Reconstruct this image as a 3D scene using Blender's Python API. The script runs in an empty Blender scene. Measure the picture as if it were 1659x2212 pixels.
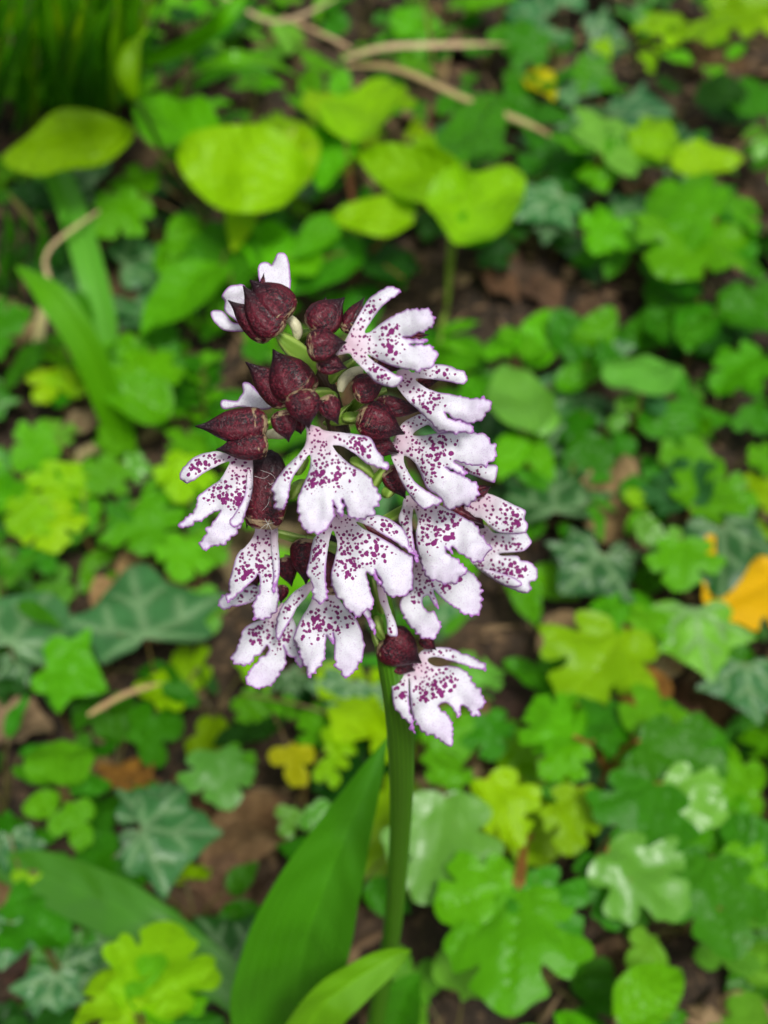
import bpy, bmesh, math, random
import numpy as np
from mathutils import Vector, Matrix, noise
from mathutils.geometry import delaunay_2d_cdt

# ------------------------------------------------------------------ camera, sky, sun, exposure
scene = bpy.context.scene
col = scene.collection
CAM_H, PITCH, VFOV = 0.55, math.radians(48), math.radians(40)
PW, PH = 1659.0, 2212.0                      # pixel grid in which the photograph was measured
FPX = PH / 2 / math.tan(VFOV / 2)
CAM = Vector((0, 0, CAM_H))
FWD = Vector((0, math.cos(PITCH), -math.sin(PITCH)))
UPV = Vector((0, math.sin(PITCH), math.cos(PITCH)))
RGT = Vector((1, 0, 0))

cam_data = bpy.data.cameras.new('camera')
cam = bpy.data.objects.new('camera', cam_data); col.objects.link(cam)
cam.location = CAM
cam.rotation_euler = (math.pi / 2 - PITCH, 0, 0)
cam_data.sensor_fit = 'VERTICAL'; cam_data.sensor_height = 7.3; cam_data.sensor_width = 5.5
cam_data.angle_y = VFOV
cam_data.clip_start = 0.01; cam_data.clip_end = 200
cam_data.dof.use_dof = True
cam_data.dof.focus_distance = 0.243
cam_data.dof.aperture_fstop = cam_data.lens / 2.9      # a 2.9 mm wide aperture
scene.camera = cam

SUN_EL, SUN_AZ = math.radians(62), math.radians(158)   # azimuth clockwise from +Y
world = bpy.data.worlds.new('World'); scene.world = world; world.use_nodes = True
wn = world.node_tree; bg = wn.nodes['Background']
sky = wn.nodes.new('ShaderNodeTexSky'); sky.sky_type = 'NISHITA'; sky.sun_disc = False
sky.sun_elevation = SUN_EL; sky.sun_rotation = SUN_AZ
sky.air_density = 1.0; sky.dust_density = 4.0; sky.ozone_density = 0.6
hs = wn.nodes.new('ShaderNodeHueSaturation'); hs.inputs['Saturation'].default_value = 0.22   # veiled, overcast
wn.links.new(sky.outputs[0], hs.inputs['Color']); wn.links.new(hs.outputs[0], bg.inputs['Color'])
bg.inputs['Strength'].default_value = 0.07

sun_d = bpy.data.lights.new('sun', 'SUN'); sun_d.energy = 1.5; sun_d.angle = math.radians(10); sun_d.color = (1.0, 0.97, 0.92)
sun = bpy.data.objects.new('sun', sun_d); col.objects.link(sun)
sv = Vector((math.sin(SUN_AZ) * math.cos(SUN_EL), math.cos(SUN_AZ) * math.cos(SUN_EL), math.sin(SUN_EL)))
sun.rotation_euler = (-sv).to_track_quat('-Z', 'Y').to_euler(); sun.location = sv * 3

scene.view_settings.view_transform = 'Standard'; scene.view_settings.look = 'None'
scene.view_settings.exposure = 0.80; scene.view_settings.gamma = 1
scene.render.engine = 'CYCLES'
scene.cycles.use_denoising = True
scene.cycles.max_bounces = 8; scene.cycles.transmission_bounces = 4; scene.cycles.diffuse_bounces = 4
scene.cycles.caustics_reflective = False; scene.cycles.caustics_refractive = False

rng = random.Random(7)

# ------------------------------------------------------------------ helpers
def ray(x, y):
    return FWD + RGT * ((x - PW / 2) / FPX) - UPV * ((y - PH / 2) / FPX)
def at_depth(x, y, d):
    return CAM + ray(x, y) * d
def at_height(x, y, h):
    r = ray(x, y); return CAM + r * ((h - CAM.z) / r.z)
def project(p):
    v = p - CAM; d = v.dot(FWD)
    return (PW / 2 + v.dot(RGT) / d * FPX, PH / 2 - v.dot(UPV) / d * FPX, d)

def link(name, mesh, mat, parent=None, smooth=True, color=None):
    o = bpy.data.objects.new(name, mesh); col.objects.link(o)
    if mat and not mesh.materials: mesh.materials.append(mat)
    if parent: o.parent = parent
    if color: o.color = (*color, 1)
    return o
def mesh_from(name, v, f, smooth=True):
    m = bpy.data.meshes.new(name); m.from_pydata([tuple(p) for p in v], [], f)
    if smooth: m.polygons.foreach_set('use_smooth', [True] * len(m.polygons))
    m.update(); return m
def fattr(m, name, vals):
    a = m.attributes.new(name, 'FLOAT', 'POINT'); a.data.foreach_set('value', [float(x) for x in vals])
def empty(name, loc=(0, 0, 0), parent=None):
    e = bpy.data.objects.new(name, None); col.objects.link(e); e.location = loc; e.empty_display_size = 0.01
    if parent: e.parent = parent
    return e
def tag(o, label, cat, group=None, kind=None):
    o['label'] = label; o['category'] = cat
    if group: o['group'] = group
    if kind: o['kind'] = kind
    return o

def catmull(pts, n=4, closed=True):
    P = np.array(pts, float); N = len(P); out = []
    rngi = range(N) if closed else range(N - 1)
    for i in rngi:
        if closed: a, b, c, d = P[i - 1], P[i], P[(i + 1) % N], P[(i + 2) % N]
        else: a, b, c, d = P[max(i - 1, 0)], P[i], P[i + 1], P[min(i + 2, N - 1)]
        for k in range(n):
            t = k / n
            out.append(0.5 * (2 * b + (c - a) * t + (2 * a - 5 * b + 4 * c - d) * t * t + (3 * b - a - 3 * c + d) * t ** 3))
    if not closed: out.append(P[-1])
    return np.array(out)
def resample(P, step):
    P = np.vstack([P, P[:1]]); seg = np.linalg.norm(np.diff(P, axis=0), axis=1); L = np.concatenate([[0], np.cumsum(seg)])
    n = max(8, int(L[-1] / step)); t = np.linspace(0, L[-1], n, endpoint=False)
    return np.stack([np.interp(t, L, P[:, 0]), np.interp(t, L, P[:, 1])], 1)
def seg_dist(Q, P):
    A = P; B = np.roll(P, -1, 0); d = B - A; L2 = (d ** 2).sum(1) + 1e-12
    t = np.clip(((Q[:, None] - A[None]) * d[None]).sum(2) / L2, 0, 1)
    c = A[None] + t[..., None] * d[None]
    return np.sqrt(((Q[:, None] - c) ** 2).sum(2).min(1))
def inside(Q, P):
    A = P; B = np.roll(P, -1, 0); r = np.zeros(len(Q), bool)
    for a, b in zip(A, B):
        c = (a[1] > Q[:, 1]) != (b[1] > Q[:, 1])
        with np.errstate(divide='ignore', invalid='ignore'):
            xx = (b[0] - a[0]) * (Q[:, 1] - a[1]) / (b[1] - a[1]) + a[0]
        r ^= c & (Q[:, 0] < xx)
    return r
def fill_polygon(P, step):
    """triangulate a closed outline with an even grid of inner points; returns points, triangles, distance to the margin"""
    lo, hi = P.min(0), P.max(0)
    xs = np.arange(lo[0], hi[0], step); ys = np.arange(lo[1], hi[1], step * 0.866)
    G = np.array([(x + (j % 2) * step / 2, y) for j, y in enumerate(ys) for x in xs])
    G = G[inside(G, P)]; G = G[seg_dist(G, P) > step * 0.45]
    V = np.vstack([P, G]); n = len(P)
    r = delaunay_2d_cdt([Vector(p) for p in V], [], [list(range(n))], 1, 1e-6)
    Q = np.array([tuple(p) for p in r[0]]); T = np.array([tuple(f) for f in r[2]])
    T = T[inside(Q[T].mean(1), P)]                       # drops the slits where two lobes cross
    return Q, [tuple(int(i) for i in f) for f in T], seg_dist(Q, P)

def tube(path, radii, seg=8):
    """closed tube along a 3-D path"""
    v, f = [], []; n = len(path); prev = None
    for i, p in enumerate(path):
        t = (path[min(i + 1, n - 1)] - path[max(i - 1, 0)]).normalized()
        if prev is None: prev = t.orthogonal().normalized()
        prev = (prev - t * prev.dot(t)).normalized(); b = t.cross(prev)
        for k in range(seg):
            a = 2 * math.pi * k / seg
            v.append(p + (prev * math.cos(a) + b * math.sin(a)) * radii[i])
    for i in range(n - 1):
        for k in range(seg):
            f.append((i * seg + k, i * seg + (k + 1) % seg, (i + 1) * seg + (k + 1) % seg, (i + 1) * seg + k))
    f.append(tuple(range(seg))[::-1]); f.append(tuple((n - 1) * seg + k for k in range(seg)))
    return v, f
def smooth_path(pts, n=5):
    return [Vector(p) for p in catmull([tuple(p) for p in pts], n, False)]

# ------------------------------------------------------------------ materials
def nodes(name):
    m = bpy.data.materials.new(name); m.use_nodes = True
    nt = m.node_tree; return m, nt, nt.nodes, nt.links, nt.nodes['Principled BSDF'], nt.nodes['Material Output']
def N(ns, t, **k):
    n = ns.new(t)
    for a, b in k.items(): setattr(n, a, b)
    return n
def attr(ns, name): return N(ns, 'ShaderNodeAttribute', attribute_name=name).outputs['Fac']
class SN:
    """tiny expression helper for shader math"""
    def __init__(s, ns, ls): s.ns, s.ls = ns, ls
    def inp(s, sock, v):
        if hasattr(v, 'is_linked'): s.ls.new(v, sock)
        else: sock.default_value = v
    def math(s, op, a, b=0.0, c=0.0, clamp=False):
        n = N(s.ns, 'ShaderNodeMath', operation=op); n.use_clamp = clamp
        for i, v in enumerate((a, b, c)): s.inp(n.inputs[i], v)
        return n.outputs[0]
    def step(s, x, a, b):
        n = N(s.ns, 'ShaderNodeMapRange', interpolation_type='SMOOTHSTEP')
        for i, v in enumerate((x, a, b, 0.0, 1.0)): s.inp(n.inputs[i], v)
        return n.outputs[0]
    def mix(s, f, a, b, mode='MIX'):
        n = N(s.ns, 'ShaderNodeMix', data_type='RGBA', blend_type=mode)
        s.inp(n.inputs[0], f)
        for i, v in ((6, a), (7, b)):
            s.inp(n.inputs[i], (*v, 1) if isinstance(v, tuple) and len(v) == 3 else v)
        return n.outputs[2]
    def noise(s, scale, vec=None, detail=3.0, rough=0.5, dist=0.0):
        n = N(s.ns, 'ShaderNodeTexNoise'); n.inputs['Scale'].default_value = scale; n.inputs['Detail'].default_value = detail
        n.inputs['Roughness'].default_value = rough; n.inputs['Distortion'].default_value = dist
        if vec is not None: s.ls.new(vec, n.inputs['Vector'])
        return n
    def voronoi(s, scale, vec, rnd=1.0, feature='F1'):
        n = N(s.ns, 'ShaderNodeTexVoronoi', feature=feature); n.inputs['Scale'].default_value = scale; n.inputs['Randomness'].default_value = rnd
        s.ls.new(vec, n.inputs['Vector']); return n
    def bump(s, h, strength, dist, to):
        n = N(s.ns, 'ShaderNodeBump'); n.inputs['Strength'].default_value = strength; n.inputs['Distance'].default_value = dist
        s.ls.new(h, n.inputs['Height']); s.ls.new(n.outputs[0], to)

def leaf_material(name, rough=0.42, trans=0.3, vein_col=None, vein_amt=0.35, spec=0.5, mottle=0.25, relief=0.25):
    m, nt, ns, ls, P, out = nodes(name); S = SN(ns, ls)
    oi = N(ns, 'ShaderNodeObjectInfo'); tc = N(ns, 'ShaderNodeTexCoord')
    nz = S.noise(3.5, tc.outputs['Object'], 4, 0.6)
    off = S.math('MULTIPLY', oi.outputs['Random'], 37.0)
    mp = N(ns, 'ShaderNodeVectorMath', operation='ADD'); ls.new(tc.outputs['Object'], mp.inputs[0]); ls.new(off, mp.inputs[1]); ls.new(mp.outputs[0], nz.inputs['Vector'])
    base = oi.outputs['Color']
    dark = S.mix(1.0, base, (0.55, 0.62, 0.5), 'MULTIPLY')
    c = S.mix(S.math('MULTIPLY', S.step(nz.outputs[0], 0.35, 0.75), mottle * 2, clamp=True), base, dark)
    v = S.math('MULTIPLY', attr(ns, 'vein'), vein_amt, clamp=True)
    lite = vein_col if vein_col else S.mix(1.0, base, (1.5, 1.35, 1.8), 'MULTIPLY')
    c = S.mix(v, c, lite)
    # a few brown blemishes with a shape of their own
    n2 = S.noise(9.0, mp.outputs[0], 2, 0.5)
    c = S.mix(S.math('MULTIPLY', S.step(n2.outputs[0], 0.73, 0.78), 0.8), c, (0.16, 0.08, 0.02))
    ls.new(c, P.inputs['Base Color'])
    P.inputs['Roughness'].default_value = rough
    P.inputs['Specular IOR Level'].default_value = spec
    tr = N(ns, 'ShaderNodeBsdfTranslucent'); ls.new(S.mix(1.0, c, (1.25, 1.2, 0.5), 'MULTIPLY'), tr.inputs['Color'])
    mx = N(ns, 'ShaderNodeMixShader'); mx.inputs[0].default_value = trans
    ls.new(P.outputs[0], mx.inputs[1]); ls.new(tr.outputs[0], mx.inputs[2]); ls.new(mx.outputs[0], out.inputs['Surface'])
    S.bump(S.math('ADD', S.math('MULTIPLY', attr(ns, 'vein'), -1.0), S.math('MULTIPLY', nz.outputs[0], 0.5)), relief, 0.02, P.inputs['Normal'])
    return m
M = {}
M['leaf'] = leaf_material('fresh_leaf', 0.38, 0.36, vein_amt=.22, spec=.22, mottle=.12)
M['soft'] = leaf_material('soft_leaf', 0.5, 0.38, vein_amt=0.2, spec=.2, mottle=.08)
M['sheen'] = leaf_material('sheen_leaf', 0.38, 0.28, vein_amt=.2, spec=.75, mottle=.08, relief=.1)
M['ivy'] = leaf_material('ivy_leaf', 0.36, 0.10, vein_col=(0.20, 0.34, 0.15, 1), vein_amt=0.75, mottle=0.25, spec=.35)
M['grass'] = leaf_material('grass_blade', 0.42, 0.30, vein_amt=0.2, spec=.35, mottle=.1)
M['orchid_leaf'] = leaf_material('orchid_leaf', 0.30, 0.25, vein_amt=0.45, mottle=0.08, spec=.7, relief=.12)

def stem_material():
    m, nt, ns, ls, P, out = nodes('plant_stem'); S = SN(ns, ls)
    oi = N(ns, 'ShaderNodeObjectInfo'); tc = N(ns, 'ShaderNodeTexCoord')
    nz = S.noise(60.0, tc.outputs['Object'], 3)
    ls.new(S.mix(S.math('MULTIPLY', nz.outputs[0], 0.6), oi.outputs['Color'], S.mix(1.0, oi.outputs['Color'], (0.5, 0.5, 0.5), 'MULTIPLY')), P.inputs['Base Color'])
    P.inputs['Roughness'].default_value = 0.45; return m
M['stem'] = stem_material()

def dead_material():
    m, nt, ns, ls, P, out = nodes('dead_leaf'); S = SN(ns, ls)
    oi = N(ns, 'ShaderNodeObjectInfo'); tc = N(ns, 'ShaderNodeTexCoord')
    nz = S.noise(5.0, tc.outputs['Object'], 5, 0.65)
    c = S.mix(S.step(nz.outputs[0], 0.35, 0.7), S.mix(1.0, oi.outputs['Color'], (0.45, 0.4, 0.35), 'MULTIPLY'), oi.outputs['Color'])
    c = S.mix(S.math('MULTIPLY', attr(ns, 'vein'), 0.4), c, S.mix(1.0, oi.outputs['Color'], (0.6, 0.5, 0.4), 'MULTIPLY'))
    ls.new(c, P.inputs['Base Color']); P.inputs['Roughness'].default_value = 0.75
    S.bump(nz.outputs[0], 0.6, 0.02, P.inputs['Normal']); return m
M['dead'] = dead_material()

def soil_material():
    m, nt, ns, ls, P, out = nodes('soil'); S = SN(ns, ls)
    tc = N(ns, 'ShaderNodeTexCoord')
    a = S.noise(14.0, tc.outputs['Object'], 6, 0.7); b = S.noise(160.0, tc.outputs['Object'], 4, 0.6)
    c = S.mix(S.step(a.outputs[0], 0.35, 0.65), (0.014, 0.009, 0.005), (0.055, 0.032, 0.016))
    c = S.mix(S.step(b.outputs[0], 0.5, 0.72), c, (0.14, 0.085, 0.045))
    ls.new(c, P.inputs['Base Color']); P.inputs['Roughness'].default_value = 0.9
    S.bump(b.outputs[0], 0.9, 0.006, P.inputs['Normal']); return m
M['soil'] = soil_material()

def litter_material():
    m, nt, ns, ls, P, out = nodes('litter'); S = SN(ns, ls)
    a = N(ns, 'ShaderNodeAttribute', attribute_name='tone'); r = N(ns, 'ShaderNodeValToRGB')
    el = r.color_ramp.elements; el[0].color = (0.03, 0.017, 0.009, 1); el[1].color = (0.30, 0.20, 0.10, 1)
    e = el.new(0.45); e.color = (0.10, 0.055, 0.026, 1); e = el.new(0.75); e.color = (0.20, 0.12, 0.06, 1)
    ls.new(a.outputs['Fac'], r.inputs[0]); ls.new(r.outputs[0], P.inputs['Base Color']); P.inputs['Roughness'].default_value = 0.8
    return m
M['litter'] = litter_material()

def lip_material():
    m, nt, ns, ls, P, out = nodes('orchid_lip'); S = SN(ns, ls)
    uv = N(ns, 'ShaderNodeAttribute', attribute_name='pat').outputs['Vector']     # millimetres on the lip, shifted for each flower
    d = attr(ns, 'along'); e = attr(ns, 'edge')                                   # 0 at the throat .. 1 at the tips; mm from the margin
    wob = S.noise(1.1, uv, 3, 0.6)
    vec = N(ns, 'ShaderNodeVectorMath', operation='MULTIPLY_ADD'); ls.new(wob.outputs['Color'], vec.inputs[0]); vec.inputs[1].default_value = (0.6, 0.6, 0); ls.new(uv, vec.inputs[2])
    white = S.mix(S.noise(0.35, uv, 3).outputs[0], (0.82, 0.82, 0.86), (0.74, 0.735, 0.81))
    c = S.mix(S.math('MULTIPLY', S.math('SUBTRACT', 1.0, S.step(d, 0.0, 0.42)), 0.75), white, (0.68, 0.42, 0.54))     # pink towards the throat
    # lilac wash in the outer third and purple margin
    c = S.mix(S.math('MULTIPLY', S.step(d, 0.70, 1.10), 0.42), c, (0.66, 0.50, 0.78))
    # fine papillae in the outer part
    v3 = S.voronoi(4.2, vec.outputs[0]); n3 = S.noise(0.8, uv, 2)
    thr3 = S.math('MULTIPLY', S.step(d, 0.40, 0.72), S.math('MULTIPLY_ADD', n3.outputs[0], 0.5, 0.06))
    papil = S.math('LESS_THAN', v3.outputs['Distance'], thr3)
    c = S.mix(S.math('MULTIPLY', papil, 0.33), c, (0.40, 0.18, 0.48))
    # tufts: small spots by the throat, larger blotches half way out
    inner = S.step(e, 0.05, 0.55)
    m1 = S.math('MULTIPLY', S.math('SUBTRACT', 1.0, S.step(d, 0.50, 0.72)), inner)
    v1 = S.voronoi(1.45, vec.outputs[0], 0.8)
    t1 = S.math('MULTIPLY', m1, S.math('MULTIPLY_ADD', S.math('MINIMUM', d, 0.5), 0.38, 0.33))
    s1 = S.math('SUBTRACT', 1.0, S.step(v1.outputs['Distance'], S.math('MULTIPLY', t1, 0.8), S.math('MULTIPLY_ADD', t1, 1.12, 0.001)))
    m2 = S.math('MULTIPLY', S.math('MULTIPLY', S.step(d, 0.30, 0.42), S.math('SUBTRACT', 1.0, S.step(d, 0.60, 0.76))), S.step(e, 0.5, 1.3))
    v2 = S.voronoi(0.80, vec.outputs[0], 1.0)
    s2 = S.math('LESS_THAN', v2.outputs['Distance'], S.math('MULTIPLY', m2, S.math('MULTIPLY_ADD', S.noise(0.5, uv, 1).outputs[0], 0.85, -0.08)))
    spot = S.math('MAXIMUM', s1, s2)
    c = S.mix(S.math('MULTIPLY', spot, 0.98), c, S.mix(d, (0.17, 0.001, 0.095), (0.24, 0.000, 0.175)))
    rim = S.math('MULTIPLY', S.math('SUBTRACT', 1.0, S.step(e, 0.0, 0.42)), S.step(d, 0.2, 0.6))
    c = S.mix(S.math('MULTIPLY', rim, 0.85), c, (0.42, 0.09, 0.52))
    ls.new(c, P.inputs['Base Color']); P.inputs['Roughness'].default_value = 0.6; P.inputs['Specular IOR Level'].default_value = 0.25
    P.inputs['Sheen Weight'].default_value = 0.08
    tr = N(ns, 'ShaderNodeBsdfTranslucent'); ls.new(c, tr.inputs['Color'])
    mx = N(ns, 'ShaderNodeMixShader'); mx.inputs[0].default_value = 0.18
    ls.new(P.outputs[0], mx.inputs[1]); ls.new(tr.outputs[0], mx.inputs[2]); ls.new(mx.outputs[0], out.inputs['Surface'])
    fine = S.noise(6.0, uv, 3, 0.7)
    S.bump(S.math('ADD', fine.outputs[0], S.math('MULTIPLY', spot, 0.5)), 0.35, 0.0003, P.inputs['Normal'])
    return m
M['lip'] = lip_material()

def hood_material():
    m, nt, ns, ls, P, out = nodes('orchid_hood'); S = SN(ns, ls)
    u, v = attr(ns, 'along'), attr(ns, 'across')
    pat = N(ns, 'ShaderNodeAttribute', attribute_name='pat').outputs['Vector']
    wob = S.noise(1.2, pat, 4, 0.6)
    rib = S.math('SINE', S.math('ADD', S.math('MULTIPLY', v, 26.0), S.math('MULTIPLY', wob.outputs[0], 6.0)))
    c = S.mix(S.step(rib, -0.4, 0.9), (0.058, 0.004, 0.011), (0.012, 0.0015, 0.005))
    mot = S.noise(2.2, pat, 4, 0.7, 0.6)
    c = S.mix(S.math('MULTIPLY', S.step(mot.outputs[0], 0.46, 0.64), 0.8), c, (0.165, 0.012, 0.028))
    c = S.mix(S.step(u, 0.5, 0.9), c, (0.014, 0.004, 0.008))
    st = N(ns, 'ShaderNodeCombineXYZ'); ls.new(S.math('MULTIPLY', v, 7.0), st.inputs[0]); ls.new(S.math('MULTIPLY', u, 5.0), st.inputs[1])
    ad = N(ns, 'ShaderNodeVectorMath', operation='MULTIPLY_ADD'); ls.new(pat, ad.inputs[0]); ad.inputs[1].default_value = (0.25, 0.25, 0.25); ls.new(st.outputs[0], ad.inputs[2])
    fl = S.noise(1.6, ad.outputs[0], 3, 0.6)
    fm = S.math('MULTIPLY', S.step(S.math('SUBTRACT', fl.outputs[0], S.math('MULTIPLY', u, 0.85)), 0.40, 0.50), 0.6)
    c = S.mix(fm, c, (0.46, 0.36, 0.20))
    ls.new(c, P.inputs['Base Color']); P.inputs['Roughness'].default_value = 0.38; P.inputs['Specular IOR Level'].default_value = 0.3
    S.bump(S.math('ADD', rib, wob.outputs[0]), 0.45, 0.0004, P.inputs['Normal'])
    return m
M['hood'] = hood_material()

def ovary_material():
    m, nt, ns, ls, P, out = nodes('orchid_green'); S = SN(ns, ls)
    oi = N(ns, 'ShaderNodeObjectInfo'); u, v = attr(ns, 'along'), attr(ns, 'across')
    tw = S.math('SINE', S.math('ADD', S.math('MULTIPLY', v, 18.85), S.math('MULTIPLY', u, 5.0)))
    c = S.mix(S.step(tw, -0.3, 0.9), oi.outputs['Color'], S.mix(1.0, oi.outputs['Color'], (2.0, 1.6, 3.0), 'MULTIPLY'))
    ls.new(c, P.inputs['Base Color']); P.inputs['Roughness'].default_value = 0.4
    S.bump(tw, 0.4, 0.0006, P.inputs['Normal']); return m
M['ovary'] = ovary_material()
def plain(name, c, rough=0.5):
    m, nt, ns, ls, P, out = nodes(name); S = SN(ns, ls); tc = N(ns, 'ShaderNodeTexCoord')
    nz = S.noise(700.0, tc.outputs['Object'], 3)
    ls.new(S.mix(S.step(nz.outputs[0], 0.55, 0.75), c, tuple(x * 0.6 for x in c)), P.inputs['Base Color']); P.inputs['Roughness'].default_value = rough; return m
M['spur'] = plain('orchid_spur', (0.62, 0.60, 0.38))
M['thread'] = plain('web_thread', (0.6, 0.6, 0.58), 0.4)
def rachis_material():
    m, nt, ns, ls, P, out = nodes('orchid_stem'); S = SN(ns, ls); u, v = attr(ns, 'along'), attr(ns, 'across')
    st = S.math('SINE', S.math('MULTIPLY', v, 6.2832 * 9))
    c = S.mix(S.step(st, -0.6, 1.0), (0.052, 0.180, 0.004), (0.070, 0.22, 0.006))
    c = S.mix(S.step(u, 0.60, 0.78), c, (0.035, 0.018, 0.012))
    ls.new(c, P.inputs['Base Color']); P.inputs['Roughness'].default_value = 0.38
    S.bump(st, 0.2, 0.0003, P.inputs['Normal']); return m
M['rachis'] = rachis_material()

# ------------------------------------------------------------------ the orchid
K = PW / 2500.0
REG = {1: (550, 800, 600 / 1659), 2: (950, 880, 700 / 1659), 3: (550, 1400, 700 / 1659),
       4: (1000, 1400, 800 / 1659), 5: (650, 1650, 600 / 1659), 6: (1100, 1700, 700 / 1659), 0: (0, 0, 1 / K)}
def px(r, *pts):
    """points measured in an enlarged view r of the photograph, as pixels of the whole picture"""
    x0, y0, s = REG[r]
    return [((x0 + x * s) * K, (y0 + y * s) * K) for x, y in zip(pts[0::2], pts[1::2])]
def axis_depth(y): return 0.257 + (y - 1080) * 4.7e-5
MM = 0.25 / FPX * 1000                                    # millimetres per pixel at the flowers

orchid = empty('orchid', at_height(805, 2390, 0))
tag(orchid, 'tall orchid with maroon hoods and white lips spotted with magenta', 'orchid')
ORI = orchid.location.copy()

# stem: rises from the ground and leans back a little through the flower spike
stem_px = [(847, 2010, .408), (864, 1800, .345), (866, 1600, .296), (848, 1450, .276), (815, 1280, .267), (770, 1080, .2575), (711, 855, .2465), (680, 790, .243), (668, 735, .240)]
sp = [ORI + Vector((0, 0, -0.01)), ORI + Vector((.002, -.002, .09))] + [at_depth(*p) for p in stem_px]
sr = [.0036, .0030, .0026, .0026, .0029, .0027, .0024, .0022, .0018, .0014, .0008]
spath = smooth_path(sp, 6)
srad = list(np.interp(np.linspace(0, 1, len(spath)), np.linspace(0, 1, len(sr)), sr))
v, f = tube(spath, srad, 20)
sm = mesh_from('stem', [p - ORI for p in v], f)
fattr(sm, 'along', [i // 20 / (len(spath) - 1) for i in range(len(v))]); fattr(sm, 'across', [min(i % 20, 20 - i % 20) / 20 * 2 for i in range(len(v))])
link('stem', sm, M['rachis'], orchid)
def axis_point(y):
    """nearest point of the stem to picture row y"""
    return min(spath, key=lambda p: abs(project(p)[1] - y))

def teeth(P, throat, L, amp, seed):
    """uneven teeth along the outer margins of a lip"""
    d = np.linalg.norm(P - np.array(throat), axis=1) / L
    T = np.roll(P, -1, 0) - np.roll(P, 1, 0); T /= np.linalg.norm(T, axis=1)[:, None] + 1e-9
    nrm = np.stack([T[:, 1], -T[:, 0]], 1)
    s = np.cumsum(np.linalg.norm(P - np.roll(P, 1, 0), axis=1))
    k = np.array([noise.noise((x / 8.5, seed * 3.1, 0)) + 0.6 * noise.noise((x / 4.5, seed * 5.7, 4)) for x in s])
    w = np.clip((d - 0.55) / 0.3, 0.06, 1)
    return P + nrm * (k * amp * w)[:, None]

def make_lip(parent, seed, throat, tip, r, k, c, outlines, L=None, fold=0.0):
    th = np.array(throat); ax = np.array(tip) - th; Ln = np.linalg.norm(ax); ax /= Ln; cr = np.array((-ax[1], ax[0]))
    if L: Ln = L
    V, Fc, al, ed, pt = [], [], [], [], []
    for oi_, poly in enumerate(outlines):
        P = resample(catmull(poly, 5), 2.6); P = teeth(P, throat, Ln, 7.0, seed + oi_ * 11); P = resample(P, 2.4)
        Q, T, E = fill_polygon(P, 6.0)
        rel = Q - th; s = rel @ ax; t = rel @ cr; dist = np.linalg.norm(rel, axis=1)
        b = len(V)
        for q, ss, tt, dd, ee in zip(Q, s, t, dist, E):
            d0 = axis_depth(throat[1]) - r
            sm_, tm = ss * d0 / FPX, tt * d0 / FPX
            w = noise.noise((q[0] / 55, q[1] / 55, seed * 7.3)) * 0.0018 * min(1, dd / 60) + noise.noise((q[0] / 17, q[1] / 17, seed)) * 0.00028
            rim = 0.0007 * max(0, 1 - ee / 14) * (1 if dd > 70 else 0)
            dep = d0 - k * sm_ + c * tm * tm + fold * abs(tm) + w + rim + 12 * max(0, sm_ - .010) ** 2 - oi_ * 0.0012
            V.append(at_depth(q[0], q[1], dep) - ORI)
            al.append(max(min(dd / Ln, 1.3), .8 if seed in (18, 19) else 0)); ed.append(ee * MM); pt.append((tt * MM + seed * 13.7, ss * MM + seed * 5.1, 0))
        Fc += [tuple(i + b for i in reversed(t_)) for t_ in T]
    m = mesh_from('lip', V, Fc); fattr(m, 'along', al); fattr(m, 'edge', ed)
    a = m.attributes.new('pat', 'FLOAT_VECTOR', 'POINT'); a.data.foreach_set('vector', np.array(pt).ravel())
    o = link('lip', m, M['lip'], parent)
    md = o.modifiers.new('thickness', 'SOLIDIFY'); md.thickness = 0.00028; md.offset = 0
    return o

HX = [0, .04, .12, .25, .42, .58, .72, .83, .92, .97, 1]; HY = [.30, .62, .86, 1, .99, .84, .56, .29, .13, .07, .02]
HB = [.45, .72, .88, 1, 1, .97, .90, .78, .58, .36, .06]
def make_sepal(parent, seed, base, tip, width, depth, bend=0.0, thick=0.72, dz=0.0, name='sepal', prof=HY):
    b, t = np.array(base), np.array(tip); ax = t - b; L = np.linalg.norm(ax); ax /= L; cr = np.array((-ax[1], ax[0]))
    nu, nv = 26, 28; V, F_, al, ac, pt = [], [], [], [], []
    for i in range(nu):
        u = i / (nu - 1); w = np.interp(u, HX, prof) * width / 2
        mid = b + ax * (u * L) + cr * (bend * L * (u * u - u * 0.6))
        for j in range(nv):
            a = 2 * math.pi * j / nv
            rr = 1 + 0.035 * math.cos(a * 7 + seed) * min(1, 4 * (1 - u)) + 0.06 * noise.noise((u * 3, math.cos(a), math.sin(a) + seed * 4.4))
            crease = 1 - 0.10 * math.exp(-((a - math.pi / 2) / 0.16) ** 2)           # the groove down the back
            q = mid + cr * (w * rr * math.cos(a))
            dd = depth + dz * u - w * rr * crease * thick * math.sin(a) * depth / FPX
            V.append(at_depth(q[0], q[1], dd) - ORI)
            al.append(u); ac.append(a / (2 * math.pi)); pt.append((math.cos(a) * w * MM + seed * 9.1, u * L * MM, math.sin(a) * w * MM))
    for i in range(nu - 1):
        for j in range(nv):
            F_.append((i * nv + j, i * nv + (j + 1) % nv, (i + 1) * nv + (j + 1) % nv, (i + 1) * nv + j))
    F_.append(tuple(range(nv))[::-1]); F_.append(tuple((nu - 1) * nv + j for j in range(nv)))
    m = mesh_from(name, V, F_); fattr(m, 'along', al); fattr(m, 'across', ac)
    a = m.attributes.new('pat', 'FLOAT_VECTOR', 'POINT'); a.data.foreach_set('vector', np.array(pt).ravel())
    return link(name, m, M['hood'], parent)

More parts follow.
